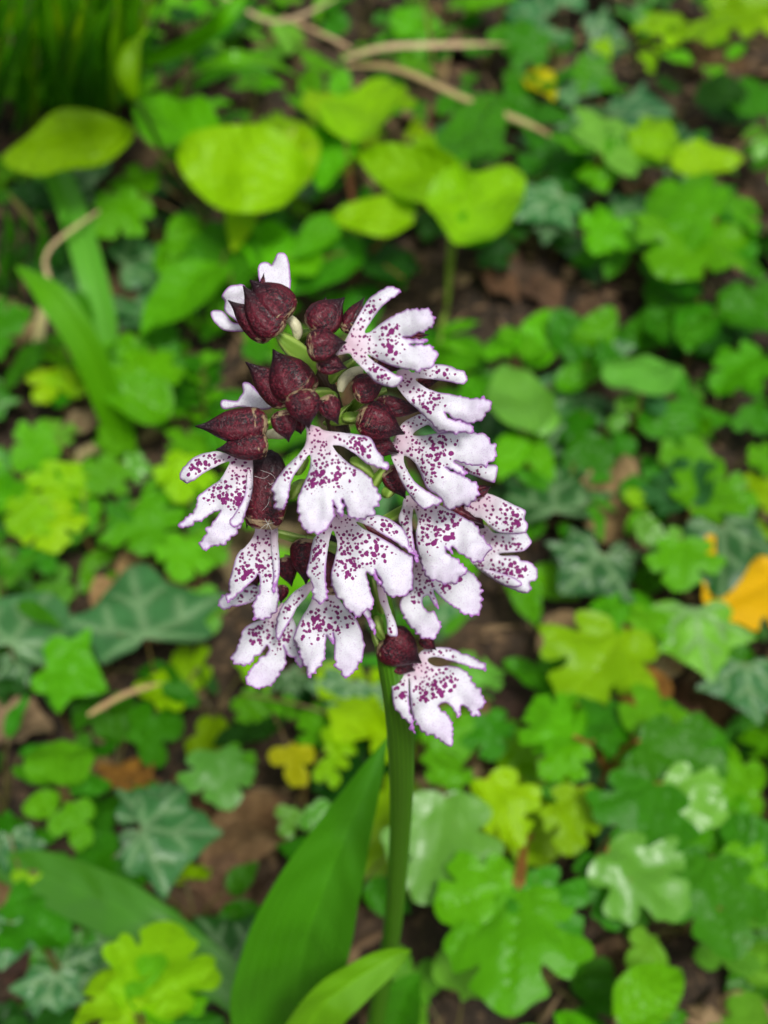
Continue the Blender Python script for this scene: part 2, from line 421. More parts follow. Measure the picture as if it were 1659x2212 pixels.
def make_bar(parent, name, pts, radii, mat, color=None, seg=14):
    """a plump curved body (ovary, spur) along points (x, y, depth); radii in pixels"""
    P3 = smooth_path([at_depth(*p) for p in pts], 6); n = len(P3)
    rr = np.interp(np.linspace(0, 1, n), np.linspace(0, 1, len(radii)), radii) * pts[0][2] / FPX
    v, f = tube(P3, list(rr), seg); m = mesh_from(name, [p - ORI for p in v], f)
    fattr(m, 'along', [i // seg / (n - 1) for i in range(len(v))]); fattr(m, 'across', [i % seg / seg for i in range(len(v))])
    return link(name, m, mat, parent, color=color)

GREEN_O = (0.16, 0.30, 0.03)
def lip_flower(seed, r, throat, tip, outlines, sepals, k=0.35, c=26.0, ovary=None, hood_r=None, L=None, spur=None, fold=0.0, ov_w=13):
    fl = empty('flower', (0, 0, 0), orchid)
    if outlines: make_lip(fl, seed, throat, tip, r, k, c, outlines, L, fold)
    hr = r if hood_r is None else hood_r
    for i, (b, t, w, dr, bend, *blunt) in enumerate(sepals):
        make_sepal(fl, seed + i * 1.7, b, t, w * 1.1, axis_depth((b[1] + t[1]) / 2) - hr - dr, bend, prof=HB if blunt else HY)
    # the ovary joins the flower to the stem
    b0 = sepals[0][0]; d0 = axis_depth(b0[1]) - hr
    if ovary is None:
        j = project(axis_point(b0[1] + 95)); pts = [(j[0], j[1], j[2]), ((j[0] * .55 + b0[0] * .45), (j[1] + b0[1]) / 2 - 12, (j[2] + d0) / 2 - .002), (b0[0], b0[1], d0 + .001)]
    else: pts = ovary
    make_bar(fl, 'ovary', pts, [4, ov_w * .85, ov_w, ov_w * .8, 6], M['ovary'], GREEN_O)
    if spur: make_bar(fl, 'spur', spur, [9, 11, 12.5, 12, 6], M['spur'])
    return fl
def S_(reg, bx, by, tx, ty, w, dr=0.0, bend=0.0):
    """a hood scale: base, tip and width measured in enlarged view reg"""
    (b, t) = px(reg, bx, by, tx, ty); return (b, t, w * REG[reg][2] * K, dr, bend)

# flower with wide-spread lip at the upper right of the spike
lip_flower(1, .014, px(2, 425, 580)[0], px(2, 1110, 545)[0], [px(2, 400, 560, 440, 490, 470, 430, 520, 340, 590, 230, 660, 175, 740, 130, 800, 128, 832, 155, 825, 185, 760, 225, 690, 285, 620, 380, 565, 465, 572, 490,
    610, 475, 680, 420, 780, 355, 870, 315, 960, 300, 1050, 305, 1085, 330, 1095, 400, 1080, 440, 1000, 475, 920, 505, 852, 518, 880, 528, 950, 532, 1035, 535, 1022, 560, 900, 574, 960, 578, 1085, 578, 1105, 620,
    1130, 655, 1100, 715, 1060, 760, 980, 775, 900, 765, 820, 748, 740, 720, 650, 680, 585, 648, 592, 668, 640, 710, 700, 745, 790, 800, 850, 830, 835, 865, 795, 900, 730, 890, 650, 860, 600, 810, 540, 750, 480, 690, 440, 640, 345, 655, 350, 610)],
    [S_(2, 112, 585, 425, 562, 235, .002, -.05), S_(2, 190, 705, 432, 745, 165, .000, .12), S_(2, 860, 515, 1065, 497, 60, -.012), S_(2, 600, 670, 850, 775, 130, -.016)],
    k=0.25, c=20, ovary=[(*px(2, 250, 890)[0], .246), (*px(2, 350, 800)[0], .243), (*px(2, 490, 690)[0], .240)], spur=[(*px(2, 540, 770)[0], .2395), (*px(2, 470, 790)[0], .239), (*px(2, 400, 850)[0], .239), (*px(2, 372, 935)[0], .2395)])
# half-hidden hood above it
lip_flower(2, .004, (0, 0), (1, 1), None, [S_(1, 1290, 770, 1575, 455, 300, .002, .06), S_(1, 1300, 690, 1415, 460, 150, -.002, 0), S_(2, 405, 480, 552, 198, 125, .001, .1), S_(1, 1260, 740, 1540, 640, 190, .0025, -.1)],
    ovary=[(*px(2, 200, 880)[0], .246), (*px(2, 60, 560)[0], .243), (*px(2, 140, 470)[0], .238)], ov_w=15)
# side-on lip below it
lip_flower(3, .0095, px(2, 850, 790)[0], px(2, 1400, 1120)[0], [px(2, 820, 770, 900, 770, 940, 790, 1080, 735, 1190, 735, 1330, 790, 1358, 840, 1320, 878, 1200, 855, 1080, 838, 960, 832, 980, 870, 1100, 935, 1300, 970, 1390, 1000, 1480, 980, 1530, 1020,
    1525, 1080, 1480, 1140, 1415, 1172, 1340, 1176, 1250, 1140, 1172, 1090, 1230, 1150, 1380, 1190, 1398, 1225, 1380, 1255, 1250, 1250, 1140, 1235, 1060, 1160, 960, 1060, 890, 1000, 810, 895, 800, 830)],
    [S_(2, 470, 950, 730, 850, 210, .001), S_(2, 950, 870, 1135, 850, 100, -.004)], k=0.3, c=30,
    ovary=[(*px(2, 430, 1100)[0], .2495), (*px(2, 560, 980)[0], .243), (*px(2, 730, 925)[0], .243)])
# its folded lower lobe is part of the same row of lips; broad lip right of the middle
lip_flower(4, .0085, px(4, 590, 65)[0], px(4, 1180, 330)[0], [px(2, 790, 1310, 840, 1200, 900, 1150, 1000, 1112, 1080, 1160, 1200, 1235) + px(2, 1125, 1255, 1060, 1192, 1000, 1212, 930, 1270, 1010, 1278, 1130, 1260, 1280, 1250, 1440, 1248)
    + px(4, 1210, 35, 1235, 80, 1280, 110, 1275, 190, 1220, 215, 1215, 240, 1150, 248, 1080, 232, 990, 208, 1030, 240, 1085, 295, 1050, 298, 930, 248, 1010, 300, 1120, 350, 1150, 390, 1145, 450, 1100, 500, 1040, 505, 960, 530, 912, 502, 908, 470, 850, 420, 808, 385, 772, 300, 722, 212, 655, 172,
    660, 240, 690, 298, 735, 360, 825, 422, 905, 468, 900, 500, 800, 525, 740, 490, 690, 430, 640, 350, 600, 260, 572, 195, 560, 110)],
    [S_(2, 515, 1100, 868, 1272, 270, .0035, -.06), S_(2, 640, 1020, 1018, 1095, 150, .000, -.12), S_(2, 560, 1290, 825, 1415, 190, .002, -.05)], k=0.32, c=24,
    ovary=[(*px(2, 250, 1180)[0], .2505), (*px(2, 420, 1145)[0], .245), (*px(2, 560, 1110)[0], .243)])
# grey lobe showing behind it
lip_flower(5, -.004, px(4, 900, 150)[0], px(4, 1280, 310)[0], [px(4, 900, 130, 1000, 200, 1090, 225, 1200, 235, 1282, 245, 1280, 300, 1255, 350, 1150, 315, 1040, 270, 930, 230)], [S_(4, 1130, 420, 1245, 380, 60, .004)], L=190)
# centre flower
lip_flower(6, .019, px(3, 1130, 0)[0], px(3, 1310, 760)[0], [px(3, 1060, -40, 1065, 40, 1050, 120, 1000, 190, 900, 290, 840, 370, 800, 430, 800, 470, 815, 510, 820, 600, 860, 612, 900, 590, 925, 500, 945, 390, 1000, 300, 1060, 212, 1088, 190, 1097, 240, 1080, 330, 1040, 420, 1000, 520, 995, 600,
    1005, 700, 1040, 765, 1120, 800, 1200, 770, 1245, 720, 1275, 640, 1268, 580, 1260, 540, 1290, 600, 1310, 650, 1340, 660, 1345, 590, 1337, 530, 1368, 600, 1385, 660, 1430, 690, 1500, 697, 1545, 670, 1590, 640, 1592, 600, 1622, 570, 1615, 480, 1570, 400, 1500, 330, 1400, 270, 1340, 220, 1290, 165, 1262, 118)
    + px(4, 190, 102, 240, 110, 330, 165, 400, 220, 470, 245, 545, 270, 550, 240, 520, 200, 470, 130, 430, 60, 380, 40, 250, 20, 120, 5, 75, -20)],
    [S_(1, 1180, 1295, 1262, 1648, 285, .004, 0), S_(1, 1010, 1480, 1085, 1768, 215, .001, .05), S_(1, 1400, 1350, 1515, 1615, 185, .001, -.1), S_(1, 1160, 1560, 1190, 1700, 120, -.001)], k=0.30, c=22,
    ovary=[(718, 870, .2465), (705, 850, .240), (*px(1, 1200, 1320)[0], .2355)])
# lip below the centre flower
lip_flower(7, .0165, px(3, 1290, 650)[0], px(4, 560, 1180)[0], [px(3, 1270, 600, 1250, 690, 1220, 740, 1140, 810, 1110, 870, 1085, 1000, 1065, 1100, 1105, 1180, 1115, 1300, 1190, 1335, 1222, 1300, 1215, 1200, 1210, 1080, 1220, 960, 1237, 850, 1262, 775, 1282, 800, 1300, 890, 1280, 1000, 1255, 1100, 1255, 1200)
    + px(5, 1195, 710, 1230, 790, 1310, 890, 1370, 950, 1400, 1000, 1450, 995, 1490, 930, 1555, 910, 1560, 830, 1540, 740, 1508, 650, 1504, 585) + px(4, 440, 985, 500, 1052, 492, 1000, 455, 938, 500, 1035, 530, 1100, 580, 1130, 640, 1125, 690, 1100, 715, 1030, 705, 940, 722, 890, 680, 840, 600, 790, 500, 730, 420, 690, 370, 660, 328, 618,
    420, 648, 500, 698, 600, 758, 700, 830, 742, 892, 738, 850, 690, 770, 660, 690, 610, 640, 530, 590, 460, 575, 400, 588, 330, 600, 240, 560)],
    [S_(4, 330, 625, 660, 815, 80, -.009), S_(3, 1250, 1280, 1245, 800, 190, -.011) + (1,), S_(3, 1230, 560, 1290, 700, 110, -.004)], k=0.28, c=22)
# lip to its right
lip_flower(8, .0055, px(4, 770, 470)[0], px(4, 1040, 950)[0], [px(4, 690, 440, 650, 470, 640, 520, 618, 600, 640, 660, 670, 760, 700, 830, 736, 886, 742, 850, 722, 770, 708, 680, 707, 600, 716, 530, 735, 560, 747, 620, 735, 700, 745, 800, 770, 900, 800, 970, 850, 1015, 930, 1035, 1000, 1035, 1020, 1000, 1060, 985, 1070, 930,
    1040, 890, 990, 865, 945, 830, 925, 785, 955, 815, 988, 838, 972, 785, 1050, 850, 1120, 885, 1180, 895, 1200, 840, 1247, 800, 1230, 770, 1180, 720, 1150, 650, 1070, 600, 980, 550, 900, 510, 820, 470)],
    [S_(4, 545, 245, 665, 465, 150, .000), S_(4, 900, 505, 1195, 640, 80, -.006), S_(4, 700, 640, 730, 850, 40, -.006)], k=0.32, c=24,
    spur=[(*px(4, 540, 260)[0], .262), (*px(4, 470, 245)[0], .259), (*px(4, 410, 280)[0], .257), (*px(4, 395, 310)[0], .257)])
# two lips at the right edge of the spike
lip_flower(9, -.003, px(4, 1130, 440)[0], px(4, 1480, 640)[0], [px(4, 1060, 525, 1110, 460, 1150, 400, 1190, 420, 1280, 450, 1380, 500, 1450, 530, 1475, 550, 1465, 600, 1490, 640, 1470, 690, 1400, 700, 1300, 690, 1240, 655, 1180, 598, 1120, 582)], [S_(4, 1120, 440, 1245, 378, 75, .0015), S_(4, 1040, 480, 1160, 560, 90, -.004)], k=.2, L=215)
lip_flower(10, -.008, px(4, 1120, 690)[0], px(4, 1500, 920)[0], [px(4, 1100, 650, 1200, 640, 1250, 690, 1310, 700, 1400, 705, 1470, 690, 1500, 730, 1515, 760, 1470, 810, 1420, 822, 1300, 830, 1310, 850, 1420, 852, 1440, 880, 1500, 890, 1550, 940, 1545, 1010, 1500, 1030, 1510, 1080, 1470, 1100, 1380, 1070, 1280, 1020, 1190, 960, 1100, 880, 1090, 760),
    px(4, 1190, 940, 1290, 960, 1380, 990, 1440, 1025, 1448, 1050, 1380, 1058, 1300, 1030, 1230, 980)], [S_(4, 1090, 600, 1200, 660, 110, .002)], k=.2, L=240)
# spotted lip with an eaten notch, low right
lip_flower(11, .0005, px(6, 640, 330)[0], px(6, 860, 800)[0], [px(6, 590, 300, 582, 380, 580, 460, 572, 530, 490, 590, 480, 650, 510, 730, 550, 800, 620, 870, 680, 895, 740, 905, 770, 850, 800, 810, 770, 740, 740, 692, 690, 685, 655, 640, 652, 590, 695, 562, 722, 605, 768, 672, 776, 640, 745, 560, 738, 518,
    762, 542, 820, 600, 900, 660, 1000, 725, 1075, 720, 1110, 650, 1112, 590, 1105, 500, 1070, 430, 1000, 375, 900, 340, 780, 320, 680, 290)], [S_(6, 560, 250, 640, 360, 90, -.003)], k=.32, c=20)
# narrow lobe hanging in front of the lowest hood
lip_flower(12, .0065, px(6, 310, 470)[0], px(6, 430, 870)[0], [px(6, 300, 450, 350, 470, 380, 590, 410, 690, 448, 790, 460, 872, 425, 880, 385, 862, 378, 760, 350, 670, 320, 600)], [S_(6, 280, 420, 340, 520, 60, -.004)], k=.1, L=260)
# lowest flower
lip_flower(13, -.0005, px(6, 600, 1100)[0], px(6, 860, 1560)[0], [px(6, 600, 1040, 660, 985, 740, 968, 850, 970, 960, 1010, 1060, 1060, 1145, 1110, 1130, 1140, 1040, 1125, 940, 1090, 850, 1062, 760, 1038, 695, 1050, 705, 1088, 760, 1115, 850, 1110, 930, 1125, 1000, 1165, 1050, 1240, 1105, 1310, 1125, 1390, 1100, 1440, 1080, 1495, 1030, 1490,
    1000, 1440, 950, 1408, 942, 1490, 915, 1497, 890, 1430, 830, 1388, 775, 1420, 830, 1480, 890, 1550, 885, 1640, 880, 1720, 820, 1710, 740, 1650, 680, 1640, 610, 1560, 575, 1460, 560, 1350, 556, 1240, 545, 1200, 546, 1300, 552, 1420, 578, 1530, 602, 1640, 560, 1590, 520, 1530, 440, 1440, 420, 1320, 420, 1240, 440, 1150, 500, 1110)],
    [S_(6, 345, 880, 642, 1092, 300, .003, -.04), S_(6, 400, 1070, 600, 1140, 150, .001, .1), S_(6, 640, 880, 757, 992, 100, .000, -.1), S_(6, 330, 930, 500, 1130, 160, .001)], k=.3, c=26,
    ovary=[(820, 1330, .268), (815, 1350, .266), (*px(6, 345, 900)[0], .267)])
# left flower, hood turned sideways
lip_flower(14, .0125, px(3, 560, 195)[0], px(3, 330, 860)[0], [px(3, 640, 170, 540, 150, 440, 180, 360, 165, 230, 195, 150, 250, 90, 330, 95, 390, 170, 400, 270, 330, 380, 272, 468, 240, 440, 310, 390, 390, 330, 430, 250, 490, 210, 530, 210, 590, 130, 680, 65, 720, 65, 750, 150, 745, 240, 700, 340, 640, 402, 620, 352, 700,
    290, 780, 270, 830, 235, 865, 260, 915, 340, 905, 430, 880, 510, 800, 560, 720, 600, 600, 640, 470, 645, 330, 645, 220),
    px(3, 610, 300, 642, 380, 640, 470, 605, 600, 560, 720, 500, 745, 480, 700, 530, 620, 580, 520, 600, 420)],
    [S_(1, 890, 1580, 238, 1665, 290, .002, .16), S_(1, 890, 1760, 422, 1842, 250, .004, .03), S_(1, 880, 1850, 640, 1880, 120, .001)], k=.3, c=22,
    ovary=[(700, 868, .247), (640, 890, .241), (*px(1, 880, 1600)[0], .239)], spur=[(*px(1, 890, 1700)[0], .239), (*px(1, 950, 1690)[0], .2385), (*px(1, 1010, 1690)[0], .239), (*px(1, 1060, 1680)[0], .242)])
# the hood below it and its hanging lip
lip_flower(15, .006, px(5, 590, 190)[0], px(5, 560, 1020)[0], [px(5, 500, 150, 500, 210, 480, 270, 420, 350, 340, 430, 300, 560, 270, 680, 270, 750, 240, 830, 250, 862, 330, 805, 420, 722, 500, 642, 522, 602, 542, 640, 540, 750, 500, 850, 465, 930, 480, 960, 475, 1005, 570, 1022, 640, 970, 690, 920, 712, 830, 702, 680, 700, 400, 690, 160),
    px(5, 640, 180, 690, 230, 702, 300, 717, 450, 717, 600, 694, 690, 664, 795, 655, 740, 665, 600, 650, 400)],
    [S_(3, 725, 765, 775, 150, 310, .003, .02) + (1,), S_(3, 830, 420, 850, 740, 150, .001, .05), S_(3, 640, 330, 600, 760, 140, .000)], k=.3, c=24)
# lip behind it
lip_flower(16, .0005, px(5, 690, 930)[0], px(5, 540, 1500)[0], [px(5, 740, 860, 690, 930, 620, 1000, 560, 1020, 500, 1035, 430, 1070, 380, 1130, 370, 1200, 320, 1290, 293, 1380, 340, 1422, 430, 1425, 510, 1350, 575, 1290, 606, 1240, 620, 1300, 540, 1370, 470, 1430, 412, 1550, 450, 1612, 540, 1642, 620, 1622, 700, 1560, 760, 1450, 776, 1350, 752, 1240,
    790, 1340, 850, 1360, 890, 1432, 922, 1410, 880, 1290, 852, 1200, 872, 1100, 842, 1010, 800, 940),
    px(5, 155, 870, 210, 800, 300, 770, 430, 718, 535, 705, 600, 760, 540, 790, 480, 850, 350, 892, 300, 900, 200, 922)],
    [S_(5, 760, 450, 830, 720, 170, .001), S_(5, 740, 700, 730, 870, 120, .001), S_(5, 480, 600, 520, 720, 110, -.002)], k=.3, c=20)
# lip with two long lobes low in the middle
lip_flower(17, .0075, px(5, 1090, 690)[0], px(5, 1180, 1480)[0], [px(5, 1060, 640, 980, 680, 920, 720, 850, 770, 760, 870, 710, 970, 690, 1080, 693, 1180, 715, 1202, 770, 1090, 830, 1000, 880, 900, 960, 810, 1012, 745, 1015, 820, 980, 900, 920, 1000, 870, 1110, 850, 1180, 890, 1260, 920, 1400, 960, 1450, 970, 1522, 1020, 1522, 1060, 1460, 1120, 1380, 1135, 1250, 1142, 1150,
    1170, 1202, 1210, 1232, 1212, 1180, 1202, 1125, 1216, 1240, 1220, 1380, 1225, 1460, 1280, 1480, 1290, 1530, 1340, 1520, 1400, 1460, 1430, 1400, 1470, 1370, 1477, 1280, 1455, 1130, 1410, 1020, 1330, 930, 1260, 840, 1222, 760, 1160, 690),
    px(5, 1430, 880, 1500, 900, 1535, 970, 1580, 1100, 1592, 1182, 1550, 1110, 1500, 1010)],
    [S_(5, 960, 280, 950, 700, 260, .001, -.04), S_(5, 1190, 350, 1175, 760, 130, -.006)], k=.3, c=22)
# topmost flower seen from behind, its pale lip showing past the hood
lip_flower(18, -.002, px(1, 880, 520)[0], px(1, 640, 330)[0], [px(1, 880, 480, 812, 310, 803, 190, 850, 150, 910, 163, 922, 182, 960, 110, 985, 68, 1050, 75, 1080, 160, 1092, 280, 1088, 400, 1000, 470),
    px(1, 800, 600, 690, 370, 610, 356, 540, 370, 478, 450, 508, 500, 506, 590, 600, 670, 640, 700, 566, 688, 512, 622, 470, 588, 390, 588, 382, 640, 440, 720, 520, 766, 670, 768, 790, 740)],
    [S_(1, 1070, 660, 745, 292, 340, .0035, -.12), S_(1, 985, 800, 655, 365, 300, .005, .06), S_(1, 920, 840, 548, 472, 240, .0045, -.12), S_(1, 830, 420, 855, 240, 50, .002)], k=.0, c=4, L=300, hood_r=.002,
    ovary=[(*px(1, 1290, 1180)[0], .2435), (*px(1, 1200, 1010)[0], .2395), (*px(1, 970, 780)[0], .2345)], ov_w=25, spur=[(*px(1, 1060, 640)[0], .236), (*px(1, 1120, 690)[0], .2355), (*px(1, 1155, 760)[0], .236), (*px(1, 1150, 840)[0], .237)])
# the hood below it
lip_flower(19, -.001, px(1, 1000, 1420)[0], px(1, 480, 1420)[0], [px(1, 960, 1400, 840, 1350, 770, 1280, 720, 1235, 665, 1238, 670, 1320, 640, 1360, 608, 1400, 490, 1388, 466, 1430, 500, 1470, 640, 1450, 780, 1470, 900, 1470)],
    [S_(1, 1200, 1370, 925, 935, 370, .005, .05), S_(1, 1080, 1430, 705, 1025, 260, .004, -.12), S_(1, 1280, 1320, 1150, 1080, 200, .003)], k=.0, c=4, hood_r=.006, L=230,
    ovary=[(*px(1, 1380, 1380)[0], .2455), (*px(1, 1330, 1330)[0], .2425), (*px(1, 1230, 1340)[0], .241)])
# green ovaries and cream spurs crowded round the spike, each the back of a flower on its far side
for sd, (p0, p1, p2) in enumerate([(px(2, 330, 960)[0], px(2, 300, 1000)[0], px(2, 350, 1130)[0]), (px(4, 300, 200)[0], px(4, 380, 250)[0], px(4, 450, 350)[0]), (px(3, 930, 520)[0], px(3, 990, 440)[0], px(3, 1050, 400)[0]), (px(4, 520, 440)[0], px(4, 560, 400)[0], px(4, 600, 330)[0]), (px(3, 980, 330)[0], px(3, 1010, 280)[0], px(3, 1060, 230)[0]), (px(2, 400, 1130)[0], px(2, 470, 1140)[0], px(2, 560, 1130)[0])]):
    d = axis_depth(p1[1])
    make_bar(orchid, 'ovary', [(*p0, d - .004), (*p1, d - .005), (*p2, d - .001)], [7, 13, 14, 11, 6], M['ovary'], GREEN_O)

# bracts where the lower ovaries leave the stem
for (x0, y0, x1, y1, w) in [(815, 1395, 800, 1330, 16), (690, 800, 720, 760, 14), (720, 905, 760, 870, 14)]:
    d = axis_depth(y0) - .003
    make_bar(orchid, 'bract', [(x0, y0, d + .001), ((x0 + x1) / 2, (y0 + y1) / 2, d - .001), (x1, y1, d - .002)], [w * .3, w * .5, w * .45, w * .25, 1], M['ovary'], (0.20, 0.34, 0.05))
# fine web threads caught on the hood
wt = random.Random(3)
for i in range(12):
    a = (560 + wt.uniform(-35, 45), 1075 + wt.uniform(-50, 55)); b = (a[0] + wt.uniform(-45, 45), a[1] + wt.uniform(-35, 35))
    d = axis_depth(1080) - .0205
    pts = smooth_path([at_depth(a[0], a[1], d), at_depth((a[0] + b[0]) / 2 + wt.uniform(-8, 8), (a[1] + b[1]) / 2 + wt.uniform(-8, 8), d - .0006), at_depth(b[0], b[1], d + .0003)], 5)
    v, f = tube(pts, [.000028] * len(pts), 4); link('web_thread', mesh_from('web_thread', [p - ORI for p in v], f), M['thread'], orchid)

# leaves of the orchid
def ribbon(path, widths, nrm_hint, keel=0.25, across=8, wave=0.0, seed=0.0, ripple=0.0):
    v, f, ve = [], [], []; n = len(path); L = 0
    for i, p in enumerate(path):
        t = (path[min(i + 1, n - 1)] - path[max(i - 1, 0)]).normalized()
        h = nrm_hint if isinstance(nrm_hint, Vector) else (CAM - p).normalized()
        s = t.cross(h).normalized(); nn = s.cross(t).normalized()
        for j in range(across + 1):
            q = j / across * 2 - 1; w = widths[i] / 2
            v.append(p + s * (q * w) + nn * (keel * w * abs(q) ** 1.4 + wave * w * noise.noise((i * .35, q * 1.5, seed)) + ripple * w * q * q * math.sin(i * .9 + seed)))
            ve.append(max(math.exp(-(q / .07) ** 2), .3 * (0.5 + .5 * math.cos(q * 40)) if across > 4 else 0))
    for i in range(n - 1):
        for j in range(across):
            a = i * (across + 1) + j; f.append((a, a + 1, a + across + 2, a + across + 1))
    return v, f, ve
def strap(name, parent, pts, widths_px, mat, color, keel, origin, across=10, hint=None, wave=.12, seed=0.0, n=7, ripple=0.0):
    """a long leaf through points (x, y, depth) with its width in pixels at each"""
    P3 = [at_depth(*p) for p in pts]; path = smooth_path(P3, n)
    wm = [w * p[2] / FPX for w, p in zip(widths_px, pts)]
    ws = list(catmull([(w, 0) for w in wm], n, False)[:, 0])
    v, f, ve = ribbon(path, [max(w, .0002) for w in ws], hint or 'cam', keel, across, wave, seed, ripple)
    m = mesh_from(name, [p - origin for p in v], f); fattr(m, 'vein', ve)
    o = link(name, m, mat, parent, color=color); return o
base_d = (ORI - CAM).dot(FWD)
OL = M['orchid_leaf']
strap('leaf', orchid, [(838, 1592, .385), (800, 1680, .388), (752, 1790, .395), (700, 1920, .405), (655, 2060, .42), (640, 2200, .445), (700, 2320, .475), (800, 2385, .52)], [2, 62, 125, 195, 235, 235, 170, 60], OL, (.06, .27, .006), .62, ORI, 36, hint=Vector((-.25, -.75, .55)), wave=.10, seed=1)
strap('leaf', orchid, [(888, 2052, .385), (850, 2066, .388), (770, 2115, .39), (690, 2180, .395), (650, 2260, .41), (700, 2340, .45), (800, 2385, .51)], [3, 52, 88, 110, 130, 120, 60], OL, (.14, .38, .006), .5, ORI, 28, hint=Vector((.3, -.5, .8)), seed=2)
strap('leaf', orchid, [(905, 2105, .45), (878, 2145, .455), (850, 2220, .47), (825, 2300, .49), (805, 2385, .52)], [14, 80, 110, 100, 60], OL, (.05, .25, .006), .3, ORI, 12, seed=3)
strap('leaf', orchid, [(-15, 1868, .575), (70, 1885, .56), (170, 1925, .545), (270, 1970, .53), (380, 2040, .525), (560, 2180, .525), (780, 2380, .525)], [30, 95, 118, 120, 105, 85, 60], OL, (.06, .24, .010), .28, ORI, 28, hint=Vector((0, -.45, 1)), seed=5)


# ------------------------------------------------------------------ ground
def ground_z(x, y):
    return 0.006 * noise.noise((x * 6, y * 6, 1)) + 0.004 * noise.noise((x * 17, y * 17, 4)) + 0.0015 * noise.noise((x * 60, y * 60, 9)) - 0.004
gx = np.concatenate([[-40, -10, -3, -1.2], np.linspace(-.7, .7, 141), [1.2, 3, 10, 40]])
gy = np.concatenate([[-40, -10, -3, -.8, -.2], np.linspace(0, 1.5, 151), [2, 4, 12, 40]])
gv = [Vector((x, y, ground_z(x, y))) for y in gy for x in gx]; w_ = len(gx)
gf = [(j * w_ + i, j * w_ + i + 1, (j + 1) * w_ + i + 1, (j + 1) * w_ + i) for j in range(len(gy) - 1) for i in range(w_ - 1)]
ground = link('ground', mesh_from('ground', gv, gf), M['soil']); ground['kind'] = 'structure'

# ------------------------------------------------------------------ leaf shapes (base at the origin, tip at y = 1)
def mirror(right): return right + [(-x, y) for x, y in reversed(right) if abs(x) > 1e-6]
def outline(kind, r):
    j = lambda a: r.uniform(-a, a)
    if kind == 'maple':
        R_ = [(0, 0), (.14, -.04), (.30, -.01), (.43, .09), (.41, .19), (.31, .26), (.41, .31), (.57, .37), (.61, .48), (.51, .56), (.48, .67), (.36, .68), (.25, .60), (.26, .70), (.31, .80), (.20, .88), (.13, .97), (0, 1)]
        return catmull([(x + j(.02), y + j(.02)) for x, y in mirror(R_)], 3)
    if kind == 'ivy':
        R_ = [(0, .04), (.10, -.03), (.26, -.10), (.42, -.06), (.47, .06), (.44, .19), (.54, .28), (.70, .43), (.60, .49), (.46, .53), (.35, .59), (.26, .71), (.12, .88), (0, 1)]
        return catmull([(x + j(.025), y + j(.025)) for x, y in mirror(R_)], 3)
    if kind == 'oval':
        R_ = [(0, 0), (.09, .02), (.24, .14), (.33, .32), (.35, .5), (.30, .7), (.19, .87), (.08, .97), (0, 1)]
        return catmull([(x + j(.01), y + j(.01)) for x, y in mirror(R_)], 4)
    if kind == 'ovate':
        R_ = [(0, 0), (.12, .01), (.28, .12), (.35, .28), (.33, .46), (.25, .66), (.13, .85), (.04, .96), (0, 1)]
        return catmull([(x + j(.012), y + j(.012)) for x, y in mirror(R_)], 4)
    if kind == 'serrate':
        P = catmull(mirror([(0, 0), (.10, .03), (.25, .16), (.32, .36), (.30, .55), (.20, .78), (.07, .95), (0, 1)]), 6)
        n = len(P); c = np.array((0, .5)); k = np.array([1 + .075 * (((i * .5) % 1) * 2 - .6) for i in range(n)])
        return c + (P - c) * k[:, None]
    if kind == 'trefoil':
        R_ = [(0, 0), (.10, .10), (.25, .10), (.42, .16), (.50, .32), (.44, .50), (.30, .55), (.18, .50), (.24, .64), (.25, .80), (.16, .95), (.05, .97), (0, .95)]
        return catmull([(x + j(.015), y + j(.015)) for x, y in mirror(R_)], 3)
    if kind == 'round':
        a = np.linspace(0, 2 * math.pi, 40, endpoint=False)
        return np.array([(.46 * math.sin(t) * (1 + .03 * math.sin(9 * t)), .5 - .5 * math.cos(t) * (1 - .12 * (abs(t - math.pi) > 2.7))) for t in a])
    if kind == 'oak':
        R_ = [(0, 0), (.06, .06), (.14, .14), (.10, .22), (.24, .32), (.15, .42), (.30, .54), (.20, .62), (.30, .75), (.18, .84), (.12, .95), (0, 1)]
        return catmull([(x + j(.03), y + j(.03)) for x, y in mirror(R_)], 3)
VEINS = {'maple': [((0, 0), (0, 1)), ((0, .02), (.5, .52)), ((0, .02), (-.5, .52)), ((0, .02), (.34, .06)), ((0, .02), (-.34, .06))],
         'ivy': [((0, .04), (0, 1)), ((0, .04), (.62, .44)), ((0, .04), (-.62, .44)), ((0, .04), (.40, -.03)), ((0, .04), (-.40, -.03)), ((0, .40), (.2, .62)), ((0, .40), (-.2, .62)), ((.28, .23), (.30, .48)), ((-.28, .23), (-.30, .48))],
         'trefoil': [((0, 0), (0, 1)), ((0, .08), (.42, .36)), ((0, .08), (-.42, .36))]}
for k_ in ('oval', 'ovate', 'serrate', 'round', 'oak'):
    VEINS[k_] = [((0, 0), (0, 1))] + [((0, y), (s * .30, y + .24)) for y in (.1, .24, .38, .52, .66) for s in (1, -1)]
